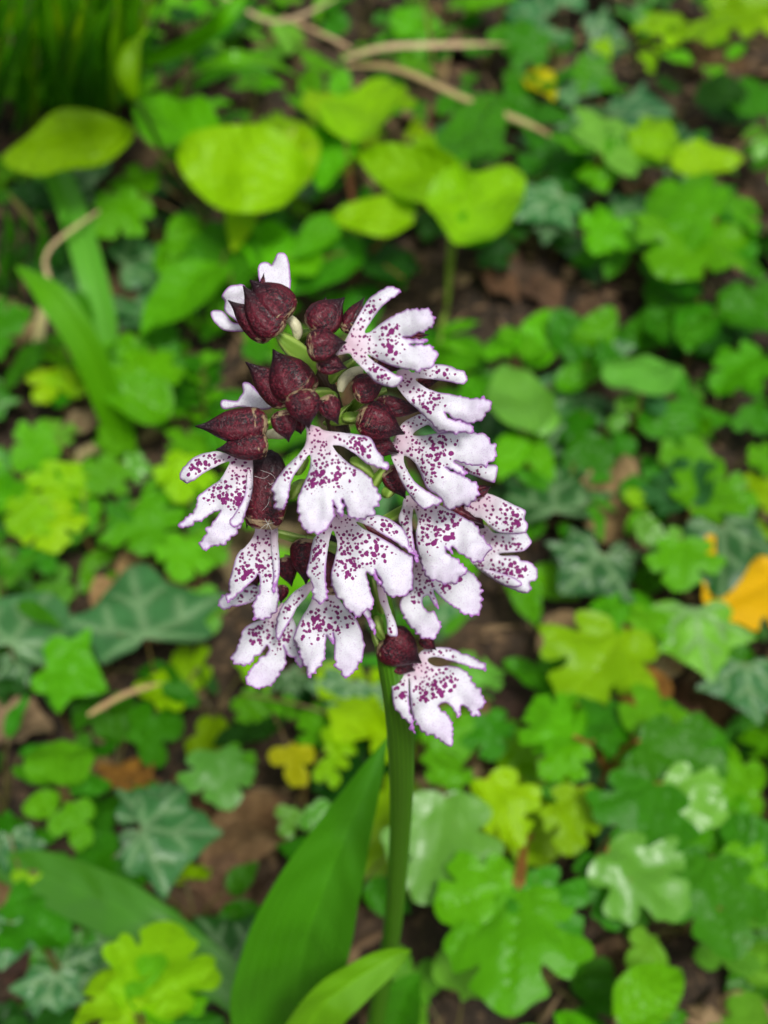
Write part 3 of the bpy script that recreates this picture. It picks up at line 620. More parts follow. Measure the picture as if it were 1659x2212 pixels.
def leaf_mesh(kind, seed, crumple=0.0):
    r = random.Random(seed * 91 + len(kind)); P = outline(kind, r)
    sk, bd = r.uniform(-.14, .14), r.uniform(-.16, .16)
    P = resample(P, .045 if kind != 'serrate' else .035); Q, T, E = fill_polygon(P, .045 if kind == 'ivy' else .07)
    fold, curl, wv = r.uniform(-.05, .35), r.uniform(.0, .35), r.uniform(.06, .15)
    z = [fold * (abs(x) ** 1.2) - curl * (y - .35) ** 2 + wv * noise.noise((x * 3, y * 3, seed)) + crumple * noise.noise((x * 2.2 + 5, y * 2.2, seed * 2.0)) + crumple * x * x * 2 for x, y in Q]
    if kind in ('maple', 'ivy', 'trefoil'): z = [a - .12 * abs(x) ** 1.5 * 1.2 for a, (x, y) in zip(z, Q)]
    vd = np.full(len(Q), 9.0)
    for a, b in VEINS[kind]:
        a, b = np.array(a), np.array(b); d = b - a; t = np.clip(((Q - a) @ d) / (d @ d), 0, 1)
        vd = np.minimum(vd, np.linalg.norm(Q - (a + t[:, None] * d), axis=1) / (1.25 - .6 * t))
    m = mesh_from(kind + '_leaf', [(x * (1 + sk * (1 if x > 0 else -1)) + bd * y * y, y, zz) for (x, y), zz in zip(Q, z)], T); fattr(m, 'vein', np.exp(-(vd / .035) ** 2))
    return m
LEAF = {}
def get_leaf(kind, matkey, i):
    key = (kind, matkey, i % 9)
    if key not in LEAF:
        LEAF[key] = leaf_mesh(kind, i % 9 + 1, .22 if matkey == 'dead' else 0.0); LEAF[key].materials.append(M[matkey])
    return LEAF[key]

COL = {'Y': (0.25, 0.52, 0.001), 'B': (0.105, 0.4, 0.002), 'G': (0.045, 0.235, 0.003), 'D': (0.014, 0.085, 0.004), 'I': (0.022, 0.1, 0.02), 'J': (0.042, 0.16, 0.04),
       'P': (.125, .385, .022), 'V': (.46, .50, .004), 'W': (.80, .52, .003), 'R': (.42, .17, .008), 'L': (.27, .175, .085), 'T': (.40, .27, .13), 'N': (.17, .095, .042), 'K': (.06, .030, .015), 'S': (.55, .43, .22)}
def vary(c, r, a=.16):
    k = 1 + r.uniform(-a, a); return (c[0] * k * (1 + r.uniform(-a, a)), c[1] * k, c[2] * k * (1 + r.uniform(-a, a)))

def place_leaf(parent, kind, matkey, B, T_, w, color, r, face=.6, name='leaf', jit=.3):
    """leaf from world point B (petiole end) to T_ (tip); the blade turns partly to the sky and partly down the slope of light"""
    d = T_ - B; L = d.length; y = d / L
    n = Vector((r.uniform(-jit, jit), r.uniform(-jit, jit), 1)) + (CAM - B).normalized() * face
    x = y.cross(n).normalized(); z = x.cross(y).normalized()
    o = link(name, get_leaf(kind, matkey, r.randrange(9)), None, parent, color=color)
    mt = Matrix.Identity(4)
    for i in range(3): mt[i][0] = x[i] * L * w; mt[i][1] = y[i] * L; mt[i][2] = z[i] * L
    mt.translation = B - (parent.location if parent else Vector()); o.matrix_local = mt
    return o
def stems(parent, root, tips, rad, color, r, name='stem'):
    """one branching stem: from the root on the ground to every leaf base"""
    V, F_ = [], []
    c = sum(tips, Vector()) / len(tips); knot = root.lerp(c, .55); knot.z = max(root.z + .004, min(t.z for t in tips) * .6 + root.z * .4)
    def add(pts, r0, r1):
        p = smooth_path(pts, 4); v, f = tube(p, list(np.linspace(r0, r1, len(p))), 6); b = len(V)
        V.extend(v); F_.extend(tuple(i + b for i in q) for q in f)
    add([root - Vector((0, 0, .006)), root.lerp(knot, .5) + Vector((r.uniform(-.003, .003), 0, 0)), knot], rad, rad * .8)
    for t in tips:
        mid = knot.lerp(t, .5) + Vector((0, 0, .12 * (t - knot).length)); add([knot, mid, t], rad * .75, rad * .45)
    return link(name, mesh_from(name, [p - parent.location for p in V], F_), M['stem'], parent, color=color)

pr = random.Random(21)
SHORT = iter('''pale large-leaved sapling|sapling behind the spike|single-stalked sapling|white-sheened glossy seedling|far strawberry leaves|flat large-leaved maple|maple over dry grass|lone dark ivy leaf|glossy rosette|cupped red-edged seedling|round-leaved clover|sideways pointed leaf|soft pale seedling|shaded ivy by the upright dead leaf|mottled broad ivy|white-veined hanging ivy|small bright rounded clover|sheened maple by the ivy|arching maple|silvery ivy|green ivy under the silvery one|spreading red-twigged maple|large maple by the stem|pale maple against the stem|drooping glossy maple|darker maple by the soil patch|near strawberry leaves|tiny three-lobed seedling|maple by the wide grass blade|feathery herb|pale-edged maple|yellow-green maple above the veined ivy|maple behind the left lips|bold-veined large ivy|cropped grey-green ivy|bright young ivy|oval leaf on litter|trefoil by the oak leaf|soft maple over bare soil|right-pointing blue-green ivy|yellow lobed leaf|maple at the orchid foot|dark ivy at the orchid foot|corner ivy|yellow-green tuft|shaded ivy under the lips|bright leaves behind the lips'''.split('|'))
NEAR = []
def beside(p):
    return 'beside the ' + min(NEAR, key=lambda q: (q[0] - p).length)[1]
def plant(name, label, cat, leaves, kind, matkey, group=None, stemcol=(.16, .10, .03), rad=.0010, root=None, face=.6):
    """leaves: (x, y of the base, x, y of the tip, width factor, height in cm, colour key[, kind[, rise of the tip in cm]])"""
    pts = [at_height(l[0], l[1], l[5] / 100) for l in leaves]
    c = sum(pts, Vector()) / len(pts)
    if root: c = at_height(root[0], root[1], 0)
    c = Vector((c.x, c.y, ground_z(c.x, c.y)))
    NEAR.append((c, next(SHORT)))
    e = empty(name, c); tag(e, label, cat, group)
    for l, B in zip(leaves, pts):
        kd = l[7] if len(l) > 7 and l[7] else kind; rise = l[8] / 100 if len(l) > 8 else -.006
        T_ = at_height(l[2], l[3], max(.004, l[5] / 100 + rise))
        place_leaf(e, kd, 'sheen' if l[6] == 'P' and matkey != 'ivy' else matkey, B, T_, l[4], vary(COL[l[6]], pr), pr, face)
    stems(e, c, pts, rad, stemcol, pr); return e

# ---- broad-leaved saplings behind the orchid
plant('woodland_sapling', 'sapling with two very large pale yellow-green oval leaves left of the flower spike', 'sapling',
      [(290, 280, -5, 320, .80, 11, 'Y', 'oval'), (665, 390, 375, 340, .95, 11, 'Y', 'oval'), (430, 330, 310, 195, .8, 9, 'B'), (640, 270, 600, 440, .8, 10, 'Y', 'serrate'), (300, 420, 200, 500, .8, 6, 'B', 'maple'), (340, 390, 230, 400, .7, 6, 'B', 'maple'), (420, 460, 360, 560, .7, 6, 'B'), (540, 440, 500, 540, .7, 7, 'Y'), (655, 330, 540, 255, 1.0, 9, 'Y', 'serrate'), (480, 570, 285, 715, .82, 7, 'B'), (500, 620, 470, 470, .8, 6, 'G'), (420, 600, 330, 530, .8, 5, 'B'), (560, 480, 600, 640, .75, 6, 'B')], 'ovate', 'soft', root=(520, 640), face=.25)
plant('woodland_sapling', 'sapling with fresh yellow-green leaves on a reddish stem directly behind the top of the spike', 'sapling',
      [(745, 300, 860, 165, .75, 10, 'Y'), (730, 290, 690, 190, .8, 9, 'Y'), (740, 260, 700, 405, .8, 9, 'B'), (1000, 425, 775, 310, .62, 9.5, 'Y'), (895, 470, 715, 445, .75, 8, 'Y'), (720, 470, 640, 560, .8, 7, 'B'), (700, 560, 560, 590, .85, 6, 'B'), (760, 500, 640, 640, .8, 5, 'G'), (870, 600, 790, 500, .8, 4, 'D')], 'ovate', 'soft', root=(760, 620), stemcol=(.25, .09, .03))
plant('woodland_sapling', 'young sapling with a single pale stalk and folded leaves above bare brown ground', 'sapling',
      [(970, 510, 1130, 362, .8, 9, 'Y'), (985, 515, 1100, 480, .8, 8.5, 'B'), (1005, 350, 1050, 195, .65, 9, 'G'), (1000, 340, 945, 260, .6, 8.5, 'J'), (1010, 330, 1120, 320, .4, 8, 'G'), (950, 720, 1045, 690, .28, 3, 'B'), (950, 740, 1030, 765, .26, 3, 'B')], 'ovate', 'leaf', root=(950, 740), stemcol=(.22, .36, .03), rad=.0016)

# ---- field maples and other seedlings on the right
plant('maple_seedling', 'glossy lobed seedling catching white skylight, right of the dry straws', 'seedling',
      [(1300, 330, 1375, 265, 1.0, 6, 'P', 'ivy'), (1290, 330, 1225, 275, .9, 6, 'B'), (1290, 340, 1290, 410, .9, 5, 'B'), (1300, 330, 1270, 255, .8, 5.5, 'G')], 'maple', 'leaf')
plant('strawberry_plant', 'toothed yellow-green leaves in threes, behind the large lobed maple leaf', 'plant',
      [(1430, 345, 1390, 235, .8, 6, 'Y'), (1450, 355, 1600, 330, .8, 6, 'Y'), (1450, 365, 1420, 300, .7, 5, 'B'), (1650, 270, 1600, 300, .8, 5, 'B'), (1655, 290, 1640, 345, .9, 5, 'P')], 'serrate', 'leaf')
plant('maple_seedling', 'large lobed maple leaves spread flat above the dark glossy rosette', 'seedling',
      [(1545, 470, 1390, 420, 1.05, 7, 'B'), (1545, 480, 1450, 605, 1.05, 6, 'B'), (1545, 470, 1560, 380, .95, 6, 'G'), (1550, 470, 1640, 440, .9, 6, 'B'), (1560, 480, 1620, 560, .9, 4.5, 'G')], 'maple', 'leaf', stemcol=(.3, .12, .03))
plant('maple_seedling', 'small lobed leaf standing over dry grass beside the dark ivy leaf', 'seedling',
      [(1330, 470, 1280, 545, 1.1, 5, 'B'), (1340, 475, 1380, 520, 1.0, 4, 'B'), (1330, 460, 1260, 480, .9, 4, 'G')], 'maple', 'leaf')
plant('ivy', 'single dark blue-green ivy leaf beside the single-stalked sapling', 'ivy', [(1215, 415, 1120, 480, 1.0, 4, 'J'), (1190, 480, 1180, 530, .8, 3, 'I')], 'ivy', 'ivy')
plant('rosette_plant', 'dark glossy rosette of tongue-shaped leaves', 'plant',
      [(1490, 745, 1535, 650, .75, 3, 'G'), (1485, 745, 1400, 690, .8, 2.5, 'G'), (1490, 750, 1600, 700, .75, 3, 'D'), (1490, 755, 1440, 770, .7, 1.5, 'D'), (1480, 740, 1430, 640, .75, 2.5, 'G'), (1500, 760, 1590, 760, .7, 1.5, 'G')], 'oval', 'leaf')
plant('seedling', 'upright cupped leaves with reddish edges right of the spike', 'seedling',
      [(1260, 785, 1215, 660, .9, 3, 'G', 'oval', 2.5), (1265, 790, 1305, 655, .9, 3, 'B', 'oval', 2.5), (1275, 780, 1350, 690, .6, 2, 'G'), (1260, 800, 1220, 830, .9, 2.5, 'B')], 'oval', 'leaf', stemcol=(.3, .10, .04))
plant('clover', 'round smooth leaf on a stalk with two small pale leaves beneath', 'clover',
      [(1385, 850, 1388, 755, 1.1, 5.5, 'P'), (1385, 860, 1330, 880, .9, 4, 'P'), (1390, 860, 1440, 885, .9, 4, 'J'), (1360, 900, 1310, 925, .9, 3.5, 'P')], 'round', 'soft')
plant('seedling', 'dark pointed leaf lying sideways under the round-leaved clover', 'seedling', [(1370, 905, 1600, 920, .55, 3, 'G'), (1380, 930, 1450, 860, .5, 2, 'D')], 'ovate', 'leaf')
plant('seedling', 'soft pale leaves of a seedling close behind the right edge of the spike', 'seedling',
      [(1140, 930, 1110, 780, .85, 6, 'P'), (1150, 930, 1190, 850, .8, 5.5, 'P'), (1130, 940, 1070, 1030, .9, 5, 'B'), (1150, 950, 1190, 1040, .8, 4, 'B'), (1120, 770, 1180, 700, .8, 4, 'B', 'trefoil'), (1105, 770, 1060, 720, .8, 4, 'B', 'trefoil')], 'ovate', 'soft')
plant('ivy', 'dark round-lobed ivy leaves in shade beside the upright tan dead leaf', 'ivy',
      [(1200, 1110, 1190, 1000, 1.0, 3.5, 'I'), (1240, 1000, 1330, 960, .9, 3, 'J'), (1230, 1060, 1130, 1050, .9, 3, 'D')], 'ivy', 'ivy')
plant('ivy', 'broad dark ivy leaf with pale mottling right of the lowest lips', 'ivy', [(1300, 1190, 1220, 1290, 1.2, 4, 'I'), (1310, 1195, 1360, 1270, 1.0, 3.5, 'D'), (1285, 1180, 1190, 1210, .9, 3, 'D')], 'ivy', 'ivy')
plant('ivy', 'ivy leaf with clear white veins hanging over the yellow leaf', 'ivy', [(1560, 1130, 1575, 1290, .9, 6, 'I'), (1570, 1130, 1665, 1170, .9, 4.5, 'J')], 'ivy', 'ivy')
plant('clover', 'two small bright rounded leaves over the tan dead leaf', 'clover', [(1350, 1060, 1400, 1090, 1.0, 5, 'Y'), (1390, 1110, 1420, 1190, .95, 5.5, 'P'), (1400, 1100, 1350, 1150, .8, 4, 'B')], 'oval', 'soft')
plant('maple_seedling', 'bright maple leaf with white sheen between the ivy leaves at the right', 'seedling',
      [(1470, 1165, 1480, 1275, 1.2, 6, 'B'), (1480, 1160, 1400, 1215, 1.0, 5, 'P'), (1490, 1100, 1560, 1030, 1.0, 5, 'B'), (1500, 1090, 1440, 1000, 1.0, 5, 'J'), (1530, 1060, 1640, 1100, 1.0, 4, 'B')], 'maple', 'leaf')
plant('maple_seedling', 'bright green maple leaves arching over the yellow and red leaf', 'seedling',
      [(1345, 1350, 1265, 1330, 1.15, 6, 'B'), (1350, 1355, 1245, 1530, 1.0, 6, 'Y'), (1365, 1350, 1440, 1320, .9, 6, 'B'), (1360, 1345, 1340, 1300, .9, 5.5, 'G')], 'maple', 'leaf', stemcol=(.3, .10, .05))
plant('ivy', 'silvery pale ivy leaf reflecting the sky', 'ivy', [(1500, 1310, 1520, 1470, 1.05, 5.5, 'P'), (1480, 1310, 1450, 1390, .9, 4.5, 'J')], 'ivy', 'ivy')
plant('ivy', 'veined green ivy leaf under the silvery one at the right', 'ivy', [(1610, 1430, 1625, 1560, 1.1, 4, 'J'), (1640, 1450, 1680, 1500, 1.0, 3, 'I')], 'ivy', 'ivy')
plant('maple_seedling', 'spreading maple with reddish twigs and broad leaves low on the right', 'seedling',
      [(1240, 1590, 1140, 1520, 1.0, 8, 'B'), (1250, 1600, 1180, 1690, 1.0, 7, 'B'), (1380, 1600, 1560, 1700, 1.05, 8, 'G'), (1370, 1590, 1500, 1540, 1.0, 7, 'B'), (1280, 1600, 1380, 1530, .9, 7, 'G'), (1400, 1640, 1590, 1610, .9, 6, 'G')], 'maple', 'leaf', root=(1300, 1720), stemcol=(.34, .13, .03), rad=.0014)
plant('maple_seedling', 'maple with large bright lobed leaves hanging over dark soil right of the stem', 'seedling',
      [(1110, 1910, 940, 1975, 1.05, 9, 'B'), (1120, 1920, 1100, 2190, 1.0, 9, 'B'), (1130, 1910, 1240, 2050, 1.0, 9, 'G'), (1050, 1680, 1130, 1830, .8, 8, 'Y'), (1060, 1690, 1030, 1760, .8, 7, 'B')], 'maple', 'leaf', root=(1180, 1780), stemcol=(.34, .13, .03), rad=.0014)
plant('maple_seedling', 'pale grey-green maple leaf hanging against the orchid stem', 'seedling', [(965, 1720, 930, 1955, .95, 9, 'P', 'maple', -1.5), (955, 1730, 1020, 1800, .9, 8, 'P'), (940, 1720, 900, 1790, .9, 8, 'B'), (960, 1700, 990, 1620, .9, 8, 'B')], 'maple', 'leaf')
plant('maple_seedling', 'maple with glossy drooping leaves and a yellowing one between red twigs', 'seedling',
      [(1420, 1690, 1360, 1870, 1.05, 8, 'G'), (1430, 1690, 1560, 1790, 1.0, 8, 'P'), (1250, 1700, 1240, 1850, .8, 7, 'Y'), (1310, 1840, 1470, 1990, 1.0, 8, 'P'), (1290, 1850, 1310, 2010, .8, 7, 'G')], 'maple', 'leaf', root=(1330, 1830), stemcol=(.34, .13, .03))
plant('maple_seedling', 'darker maple leaves near the lower right soil patch', 'seedling', [(1540, 1850, 1560, 2070, 1.0, 7, 'G'), (1530, 1850, 1450, 1930, 1.0, 6, 'G'), (1560, 1850, 1660, 1930, 1.0, 6, 'B')], 'maple', 'leaf')
plant('strawberry_plant', 'toothed fresh leaves at the foot of the large-leaved maple', 'plant', [(1330, 2200, 1480, 2080, .9, 6, 'B'), (1340, 2230, 1480, 2180, .8, 5, 'G'), (1300, 2260, 1190, 2190, .8, 5, 'B')], 'serrate', 'leaf')

# ---- left side
plant('seedling', 'tiny yellow-green three-lobed seedling by the wide grass blade', 'seedling', [(120, 790, 90, 870, 1.1, 3, 'Y'), (125, 790, 160, 860, 1.0, 3, 'Y'), (120, 790, 130, 750, 1.0, 3, 'B')], 'trefoil', 'soft')
plant('maple_seedling', 'bright maple seedling between the wide grass blade and the topmost hoods', 'seedling', [(325, 760, 240, 810, 1.0, 4.5, 'B'), (330, 760, 320, 870, 1.0, 4.5, 'B'), (335, 765, 400, 790, 1.0, 4, 'G'), (330, 750, 390, 700, .8, 4, 'G')], 'maple', 'leaf')
plant('seedling', 'feathery herb with narrow leaflets left of the striped hoods', 'seedling',
      [(440 + 8 * math.sin(i * 2.1), 905 - i * 13, 440 + (40 if i % 2 else -38), 885 - i * 15, .55, 2.5 + i * .35, 'G' if i % 3 else 'B') for i in range(10)], 'oval', 'soft', root=(440, 930))
plant('maple_seedling', 'pale maple leaves with light edges beside the pink dead leaf', 'seedling', [(260, 1000, 200, 1070, 1.1, 5, 'B'), (270, 1000, 330, 1010, 1.0, 5, 'P'), (120, 950, 20, 1000, 1.0, 5, 'B'), (110, 960, 90, 900, .9, 4, 'P'), (150, 1000, 120, 1100, 1.1, 5, 'Y'), (230, 980, 280, 940, .9, 4, 'B')], 'maple', 'soft')
plant('maple_seedling', 'yellow-green lobed leaves at the left above the large veined ivy leaf', 'seedling', [(90, 1080, 20, 1150, 1.1, 5.5, 'Y'), (100, 1090, 120, 1190, 1.1, 5, 'Y'), (300, 1080, 340, 1190, 1.2, 5, 'B'), (290, 1090, 230, 1150, 1.0, 5, 'G'), (180, 1060, 210, 1000, .9, 4.5, 'Y'), (60, 1180, 110, 1240, .9, 4, 'G')], 'maple', 'soft')
plant('maple_seedling', 'yellow-green lobed leaves close behind the left lips', 'seedling', [(400, 980, 370, 1080, 1.0, 6, 'Y'), (410, 990, 450, 930, 1.0, 5, 'B'), (400, 1160, 370, 1250, 1.1, 5.5, 'B'), (420, 1150, 480, 1220, 1.0, 5, 'B'), (430, 1270, 450, 1370, .9, 4, 'P')], 'maple', 'soft')
plant('ivy', 'large ivy leaf with bold pale veins and a dry tip', 'ivy', [(318, 1385, 275, 1215, 1.05, 5, 'J')], 'ivy', 'ivy')
plant('ivy', 'grey-green ivy leaf cropped by the left edge above a bright lobed leaf', 'ivy', [(20, 1400, 95, 1265, 1.2, 5, 'J'), (30, 1410, 60, 1480, .9, 4, 'I')], 'ivy', 'ivy')
plant('ivy', 'bright young ivy leaf with a pale sheen below the veined one', 'ivy', [(95, 1440, 240, 1480, 1.0, 5.5, 'B'), (130, 1450, 110, 1540, .9, 4, 'G')], 'ivy', 'leaf')
plant('seedling', 'small oval green leaf lying on brown litter left of the lower lips', 'seedling', [(350, 1480, 430, 1520, .9, 3, 'G'), (430, 1440, 470, 1500, .6, 2, 'D')], 'oval', 'leaf')
plant('seedling', 'light green trefoil seedling beside the tan oak leaf', 'seedling', [(130, 1700, 125, 1590, 1.05, 6, 'B', 'round'), (130, 1720, 50, 1760, 1.0, 5, 'B', 'oval'), (140, 1730, 190, 1830, .95, 5, 'B', 'trefoil'), (150, 1710, 240, 1680, .8, 4.5, 'G', 'oval')], 'oval', 'soft')
plant('maple_seedling', 'soft pale green maple leaf over bare soil left of the long orchid leaf', 'seedling', [(470, 1620, 480, 1750, 1.05, 6, 'P'), (480, 1620, 530, 1700, .9, 5.5, 'B')], 'maple', 'soft')
plant('ivy', 'blue-green ivy leaf pointing right beside bare brown soil', 'ivy', [(300, 1790, 480, 1815, 1.1, 5, 'J'), (300, 1790, 330, 1880, .9, 4.5, 'I'), (310, 1780, 370, 1680, .9, 4.5, 'J')], 'ivy', 'ivy')
plant('seedling', 'yellow lobed leaf and its green neighbours just left of the orchid leaf tip', 'seedling', [(630, 1600, 630, 1700, 1.05, 5, 'V'), (700, 1620, 770, 1600, 1.2, 5, 'Y'), (690, 1640, 740, 1690, 1.0, 5, 'Y'), (640, 1740, 610, 1810, 1.0, 5, 'P'), (660, 1740, 720, 1800, 1.0, 5, 'P'), (590, 1540, 640, 1500, 1.0, 4, 'B')], 'trefoil', 'soft')
plant('maple_seedling', 'bright yellow-green maple leaves at the foot of the orchid leaves', 'seedling', [(300, 2180, 390, 1990, 1.0, 9, 'Y'), (290, 2190, 220, 2080, 1.0, 9, 'Y'), (310, 2190, 440, 2080, .9, 9, 'B'), (280, 2200, 330, 2290, 1.0, 8, 'Y')], 'maple', 'soft')
plant('ivy', 'dark ivy leaves low between the maple and the orchid leaves', 'ivy', [(500, 2080, 440, 1960, 1.0, 4, 'D'), (470, 2090, 550, 2130, 1.0, 4, 'I'), (480, 2100, 430, 2170, 1.0, 4, 'D')], 'ivy', 'ivy')
plant('ivy', 'veined ivy leaf in the bottom corner under the broad strap leaf', 'ivy', [(120, 2100, 90, 2220, 1.1, 4, 'J'), (130, 2090, 230, 2150, 1.0, 4, 'I'), (20, 1990, 10, 2100, 1.0, 4, 'J'), (20, 1800, 40, 1900, 1.0, 3.5, 'J')], 'ivy', 'ivy')
plant('seedling', 'yellow-green tuft of small leaves below the strap leaf', 'seedling', [(60, 1880, 30, 1940, 1.0, 4, 'Y'), (65, 1890, 110, 1960, 1.0, 4, 'Y'), (420, 1900, 400, 1860, 1.0, 3, 'Y'), (420, 1900, 450, 1870, 1.0, 3, 'Y')], 'trefoil', 'soft')
plant('ivy', 'shaded ivy leaves directly under the hanging lips', 'ivy', [(760, 1470, 720, 1570, 1.1, 4.5, 'J'), (800, 1480, 790, 1570, 1.0, 4, 'J'), (960, 1290, 960, 1390, 1.0, 4, 'J'), (620, 1450, 640, 1520, 1.0, 3.5, 'D')], 'ivy', 'ivy')
plant('maple_seedling', 'bright leaves seen through the gap between the lips and the stem', 'seedling', [(740, 1590, 640, 1540, 1.0, 4, 'B'), (520, 1500, 580, 1560, 1.0, 4, 'B'), (930, 1560, 1010, 1640, 1.0, 6, 'B'), (1050, 1540, 1080, 1640, 1.0, 6, 'G'), (1000, 1480, 1080, 1440, .9, 5, 'P')], 'maple', 'leaf')

# ------------------------------------------------------------------ grass
def blades(name, label, cat, list_, group=None):
    first = at_height(list_[0][0][0][0], list_[0][0][0][1], list_[0][0][0][2] / 100)
    org = Vector((first.x, first.y, 0)); e = empty(name, org); tag(e, label, cat, group, 'thing')
    for i, (pts, w, ck) in enumerate(list_):
        P3 = [at_height(x, y, (h + (2.2 if cat == 'straw' else 0)) / 100) for x, y, h in pts]; path = smooth_path(P3, 6); n = len(path)
        dm = (P3[len(P3) // 2] - CAM).dot(FWD); wm = w * dm / FPX
        ws = [wm * min(1, .55 + 3 * t) * min(1, .04 + 3.5 * (1 - t)) for t in np.linspace(0, 1, n)]
        v, f, ve = ribbon(path, ws, 'cam' if i % 3 == 2 else Vector((0, -.5, 1)), .3, 4, .1, i * 3.3)
        m = mesh_from('blade', [p - org for p in v], f); fattr(m, 'vein', ve)
        link('blade', m, M['grass'], e, color=vary(COL[ck], pr))
    return e
blades('grass', 'wide pale grass blades slanting down left of the spike', 'grass', [([(275, 985, .5), (240, 880, 4), (180, 740, 8), (110, 640, 10), (35, 575, 10)], 70, 'B'), ([(240, 770, .5), (205, 620, 3.5), (165, 480, 5.5), (125, 380, 6.5), (95, 320, 7)], 62, 'P')])
blades('grass', 'arching grass blade bowing over dark ground behind the sapling', 'grass',
       [([(370, 260, 1), (400, 175, 8), (500, 130, 12), (620, 155, 9), (715, 225, 3)], 42, 'B'), ([(380, 280, 1), (420, 190, 7), (520, 150, 9), (600, 160, 9)], 30, 'G'), ([(250, 150, 3), (400, 100, 10), (480, 40, 14), (540, -30, 15)], 36, 'B'), ([(390, 150, 2), (440, 100, 8), (500, 50, 10), (560, -20, 12)], 28, 'G')])
tg = random.Random(5)
tuft = []
for i in range(90):
    x0 = tg.uniform(-60, 300); y0 = tg.uniform(150, 300) - max(0, x0 - 150) * .3; lean = tg.uniform(-60, 90); h = tg.uniform(14, 26)
    tuft.append(([(x0, y0, 0), (x0 + lean * .2, y0 - 60, h * .3), (x0 + lean * .6, y0 - 160, h * .65), (x0 + lean * 1.2, y0 - 260, h)], tg.uniform(12, 26), tg.choice('GBBBGY')))
blades('grass_tuft', 'dense tuft of tall dark green grass in the far left', 'grass', tuft)
tuft2 = []
for i in range(9):
    x0 = 60 + tg.uniform(-70, 60); y0 = 640 + tg.uniform(-60, 60); l = tg.uniform(-50, 80)
    tuft2.append(([(x0, y0, 0), (x0 + l * .5, y0 - 70, 4), (x0 + l, y0 - 150, 7)], tg.uniform(12, 20), tg.choice('GDG')))
blades('grass_tuft', 'sparse short grass behind the wide pale blades', 'grass', tuft2)
sh = empty('grass_shoot', at_height(385, 420, 0)); tag(sh, 'slender shoot with a swollen closed bud left of the spike', 'shoot')
p3 = smooth_path([at_height(385, 430, 0), at_height(370, 380, .06), at_height(330, 280, .11), at_height(292, 215, .14)], 6)
v, f = tube(p3, [.0016] * len(p3), 8); link('stem', mesh_from('stem', [p - sh.location for p in v], f), M['stem'], sh, color=(.07, .17, .02))
p3 = smooth_path([at_height(292, 217, .14), at_height(275, 160, .155), at_height(285, 105, .165), at_height(318, 62, .17)], 6)
rr = [.0062 * (math.sin(math.pi * min(1, t * 1.15 + .02)) ** .8 if t < .8 else .35 * (1 - t) + .03) + .0004 for t in np.linspace(0, 1, len(p3))]
v, f = tube(p3, rr, 10); m = mesh_from('bud', [p - sh.location for p in v], f); fattr(m, 'vein', [0] * len(v)); link('bud', m, M['grass'], sh, color=COL['Y'])

STRAWS = [('pale bent straw lying level behind the sapling', [(745, 128, 3), (830, 103, 4), (960, 98, 4), (1100, 95, 3)], 20, 'S'), ('long dry straw sloping down to the glossy seedling', [(750, 143, 4), (860, 150, 5), (1000, 212, 4), (1150, 272, 3), (1230, 320, 1)], 19, 'T'),
          ('short upright straw crossing the level one', [(935, 135, 1), (925, 60, 5), (910, -20, 9)], 16, 'S'), ('dry straw kinked behind the arching grass blade', [(480, -10, 7), (600, 48, 5), (740, -10, 4)], 16, 'T'), ('thin dry straw under the kinked one', [(610, 35, 3), (700, 75, 3), (770, 110, 2)], 12, 'T'),
          ('stiff pale straw leaning on the wide grass blade', [(110, 535, 1), (60, 470, 5), (15, 415, 9)], 18, 'S'), ('crooked tan straw dangling behind the wide grass blade', [(215, 455, 4), (110, 535, 4), (105, 600, 4), (155, 665, 2)], 14, 'S'), ('flat cream straw at the foot of the wide grass blade', [(95, 660, 1), (85, 730, 1), (70, 800, .6)], 32, 'S'),
          ('slender grey straw on the litter below the veined ivy leaf', [(190, 1545, 2), (270, 1500, 2.4), (350, 1475, 2)], 16, 'T')]
for lab, pts, w, ck in STRAWS: blades('dry_straw', lab, 'straw', [(pts, w * .72, 'S')], 'dry grass straws')

# ------------------------------------------------------------------ fallen leaves
def fallen(label, kind, bx, by, tx, ty, w, ck, h=1.0, group=None, matkey='dead', name='fallen_leaf'):
    o = place_leaf(None, kind, matkey, at_height(bx, by, h / 100), at_height(tx, ty, h / 100 + .004), w, vary(COL[ck], pr), pr, .3, name)
    return tag(o, label, 'dead leaf', group)
fallen('upright tan dead leaf right of the spike', 'oval', 1300, 1170, 1318, 985, .75, 'T', 2.2)
fallen('tan lobed oak leaf on the litter by the left edge', 'oak', -60, 1580, 115, 1565, 1.3, 'T', 2)
fallen('bright yellow fallen leaf under the hanging ivy', 'maple', 1690, 1235, 1555, 1325, 1.3, 'W', 4.6, matkey='soft')
fallen('yellow leaf blotched with red below the arching maple', 'serrate', 1380, 1430, 1385, 1560, 1.2, 'R', 3)
fallen('pale tan dead leaf behind the arching maple', 'oval', 1270, 1340, 1170, 1410, 1.0, 'T', 1.5)
fallen('grey-brown dead leaf under the yellow and red leaf', 'oval', 1440, 1380, 1330, 1500, 1.1, 'S', 1.2)
fallen('pinkish dead leaf by the foot of the wide grass blade', 'oval', 290, 890, 140, 930, .7, 'T', 1.2)
fallen('small pink-white curled leaf among the pale maple leaves', 'oval', 215, 960, 170, 1000, .8, 'S', 3)
fallen('orange-brown dead leaf behind the blue-green ivy', 'maple', 260, 1650, 290, 1740, .9, 'R', 1.5)
fallen('ochre dead leaf spike among the reddish twigs', 'oval', 1175, 1690, 1165, 1620, .4, 'S', 5)
fallen('yellowing leaf far behind the level straw', 'oval', 1150, 140, 1185, 200, .7, 'V', 3, matkey='soft')
fallen('brown dead leaf behind the right lips', 'oval', 1140, 1020, 1180, 940, .5, 'R', 2)
fallen('broad brown dead leaf on bare soil left of the long orchid leaf', 'oval', 610, 1730, 450, 1880, 1.1, 'L', 1.2)
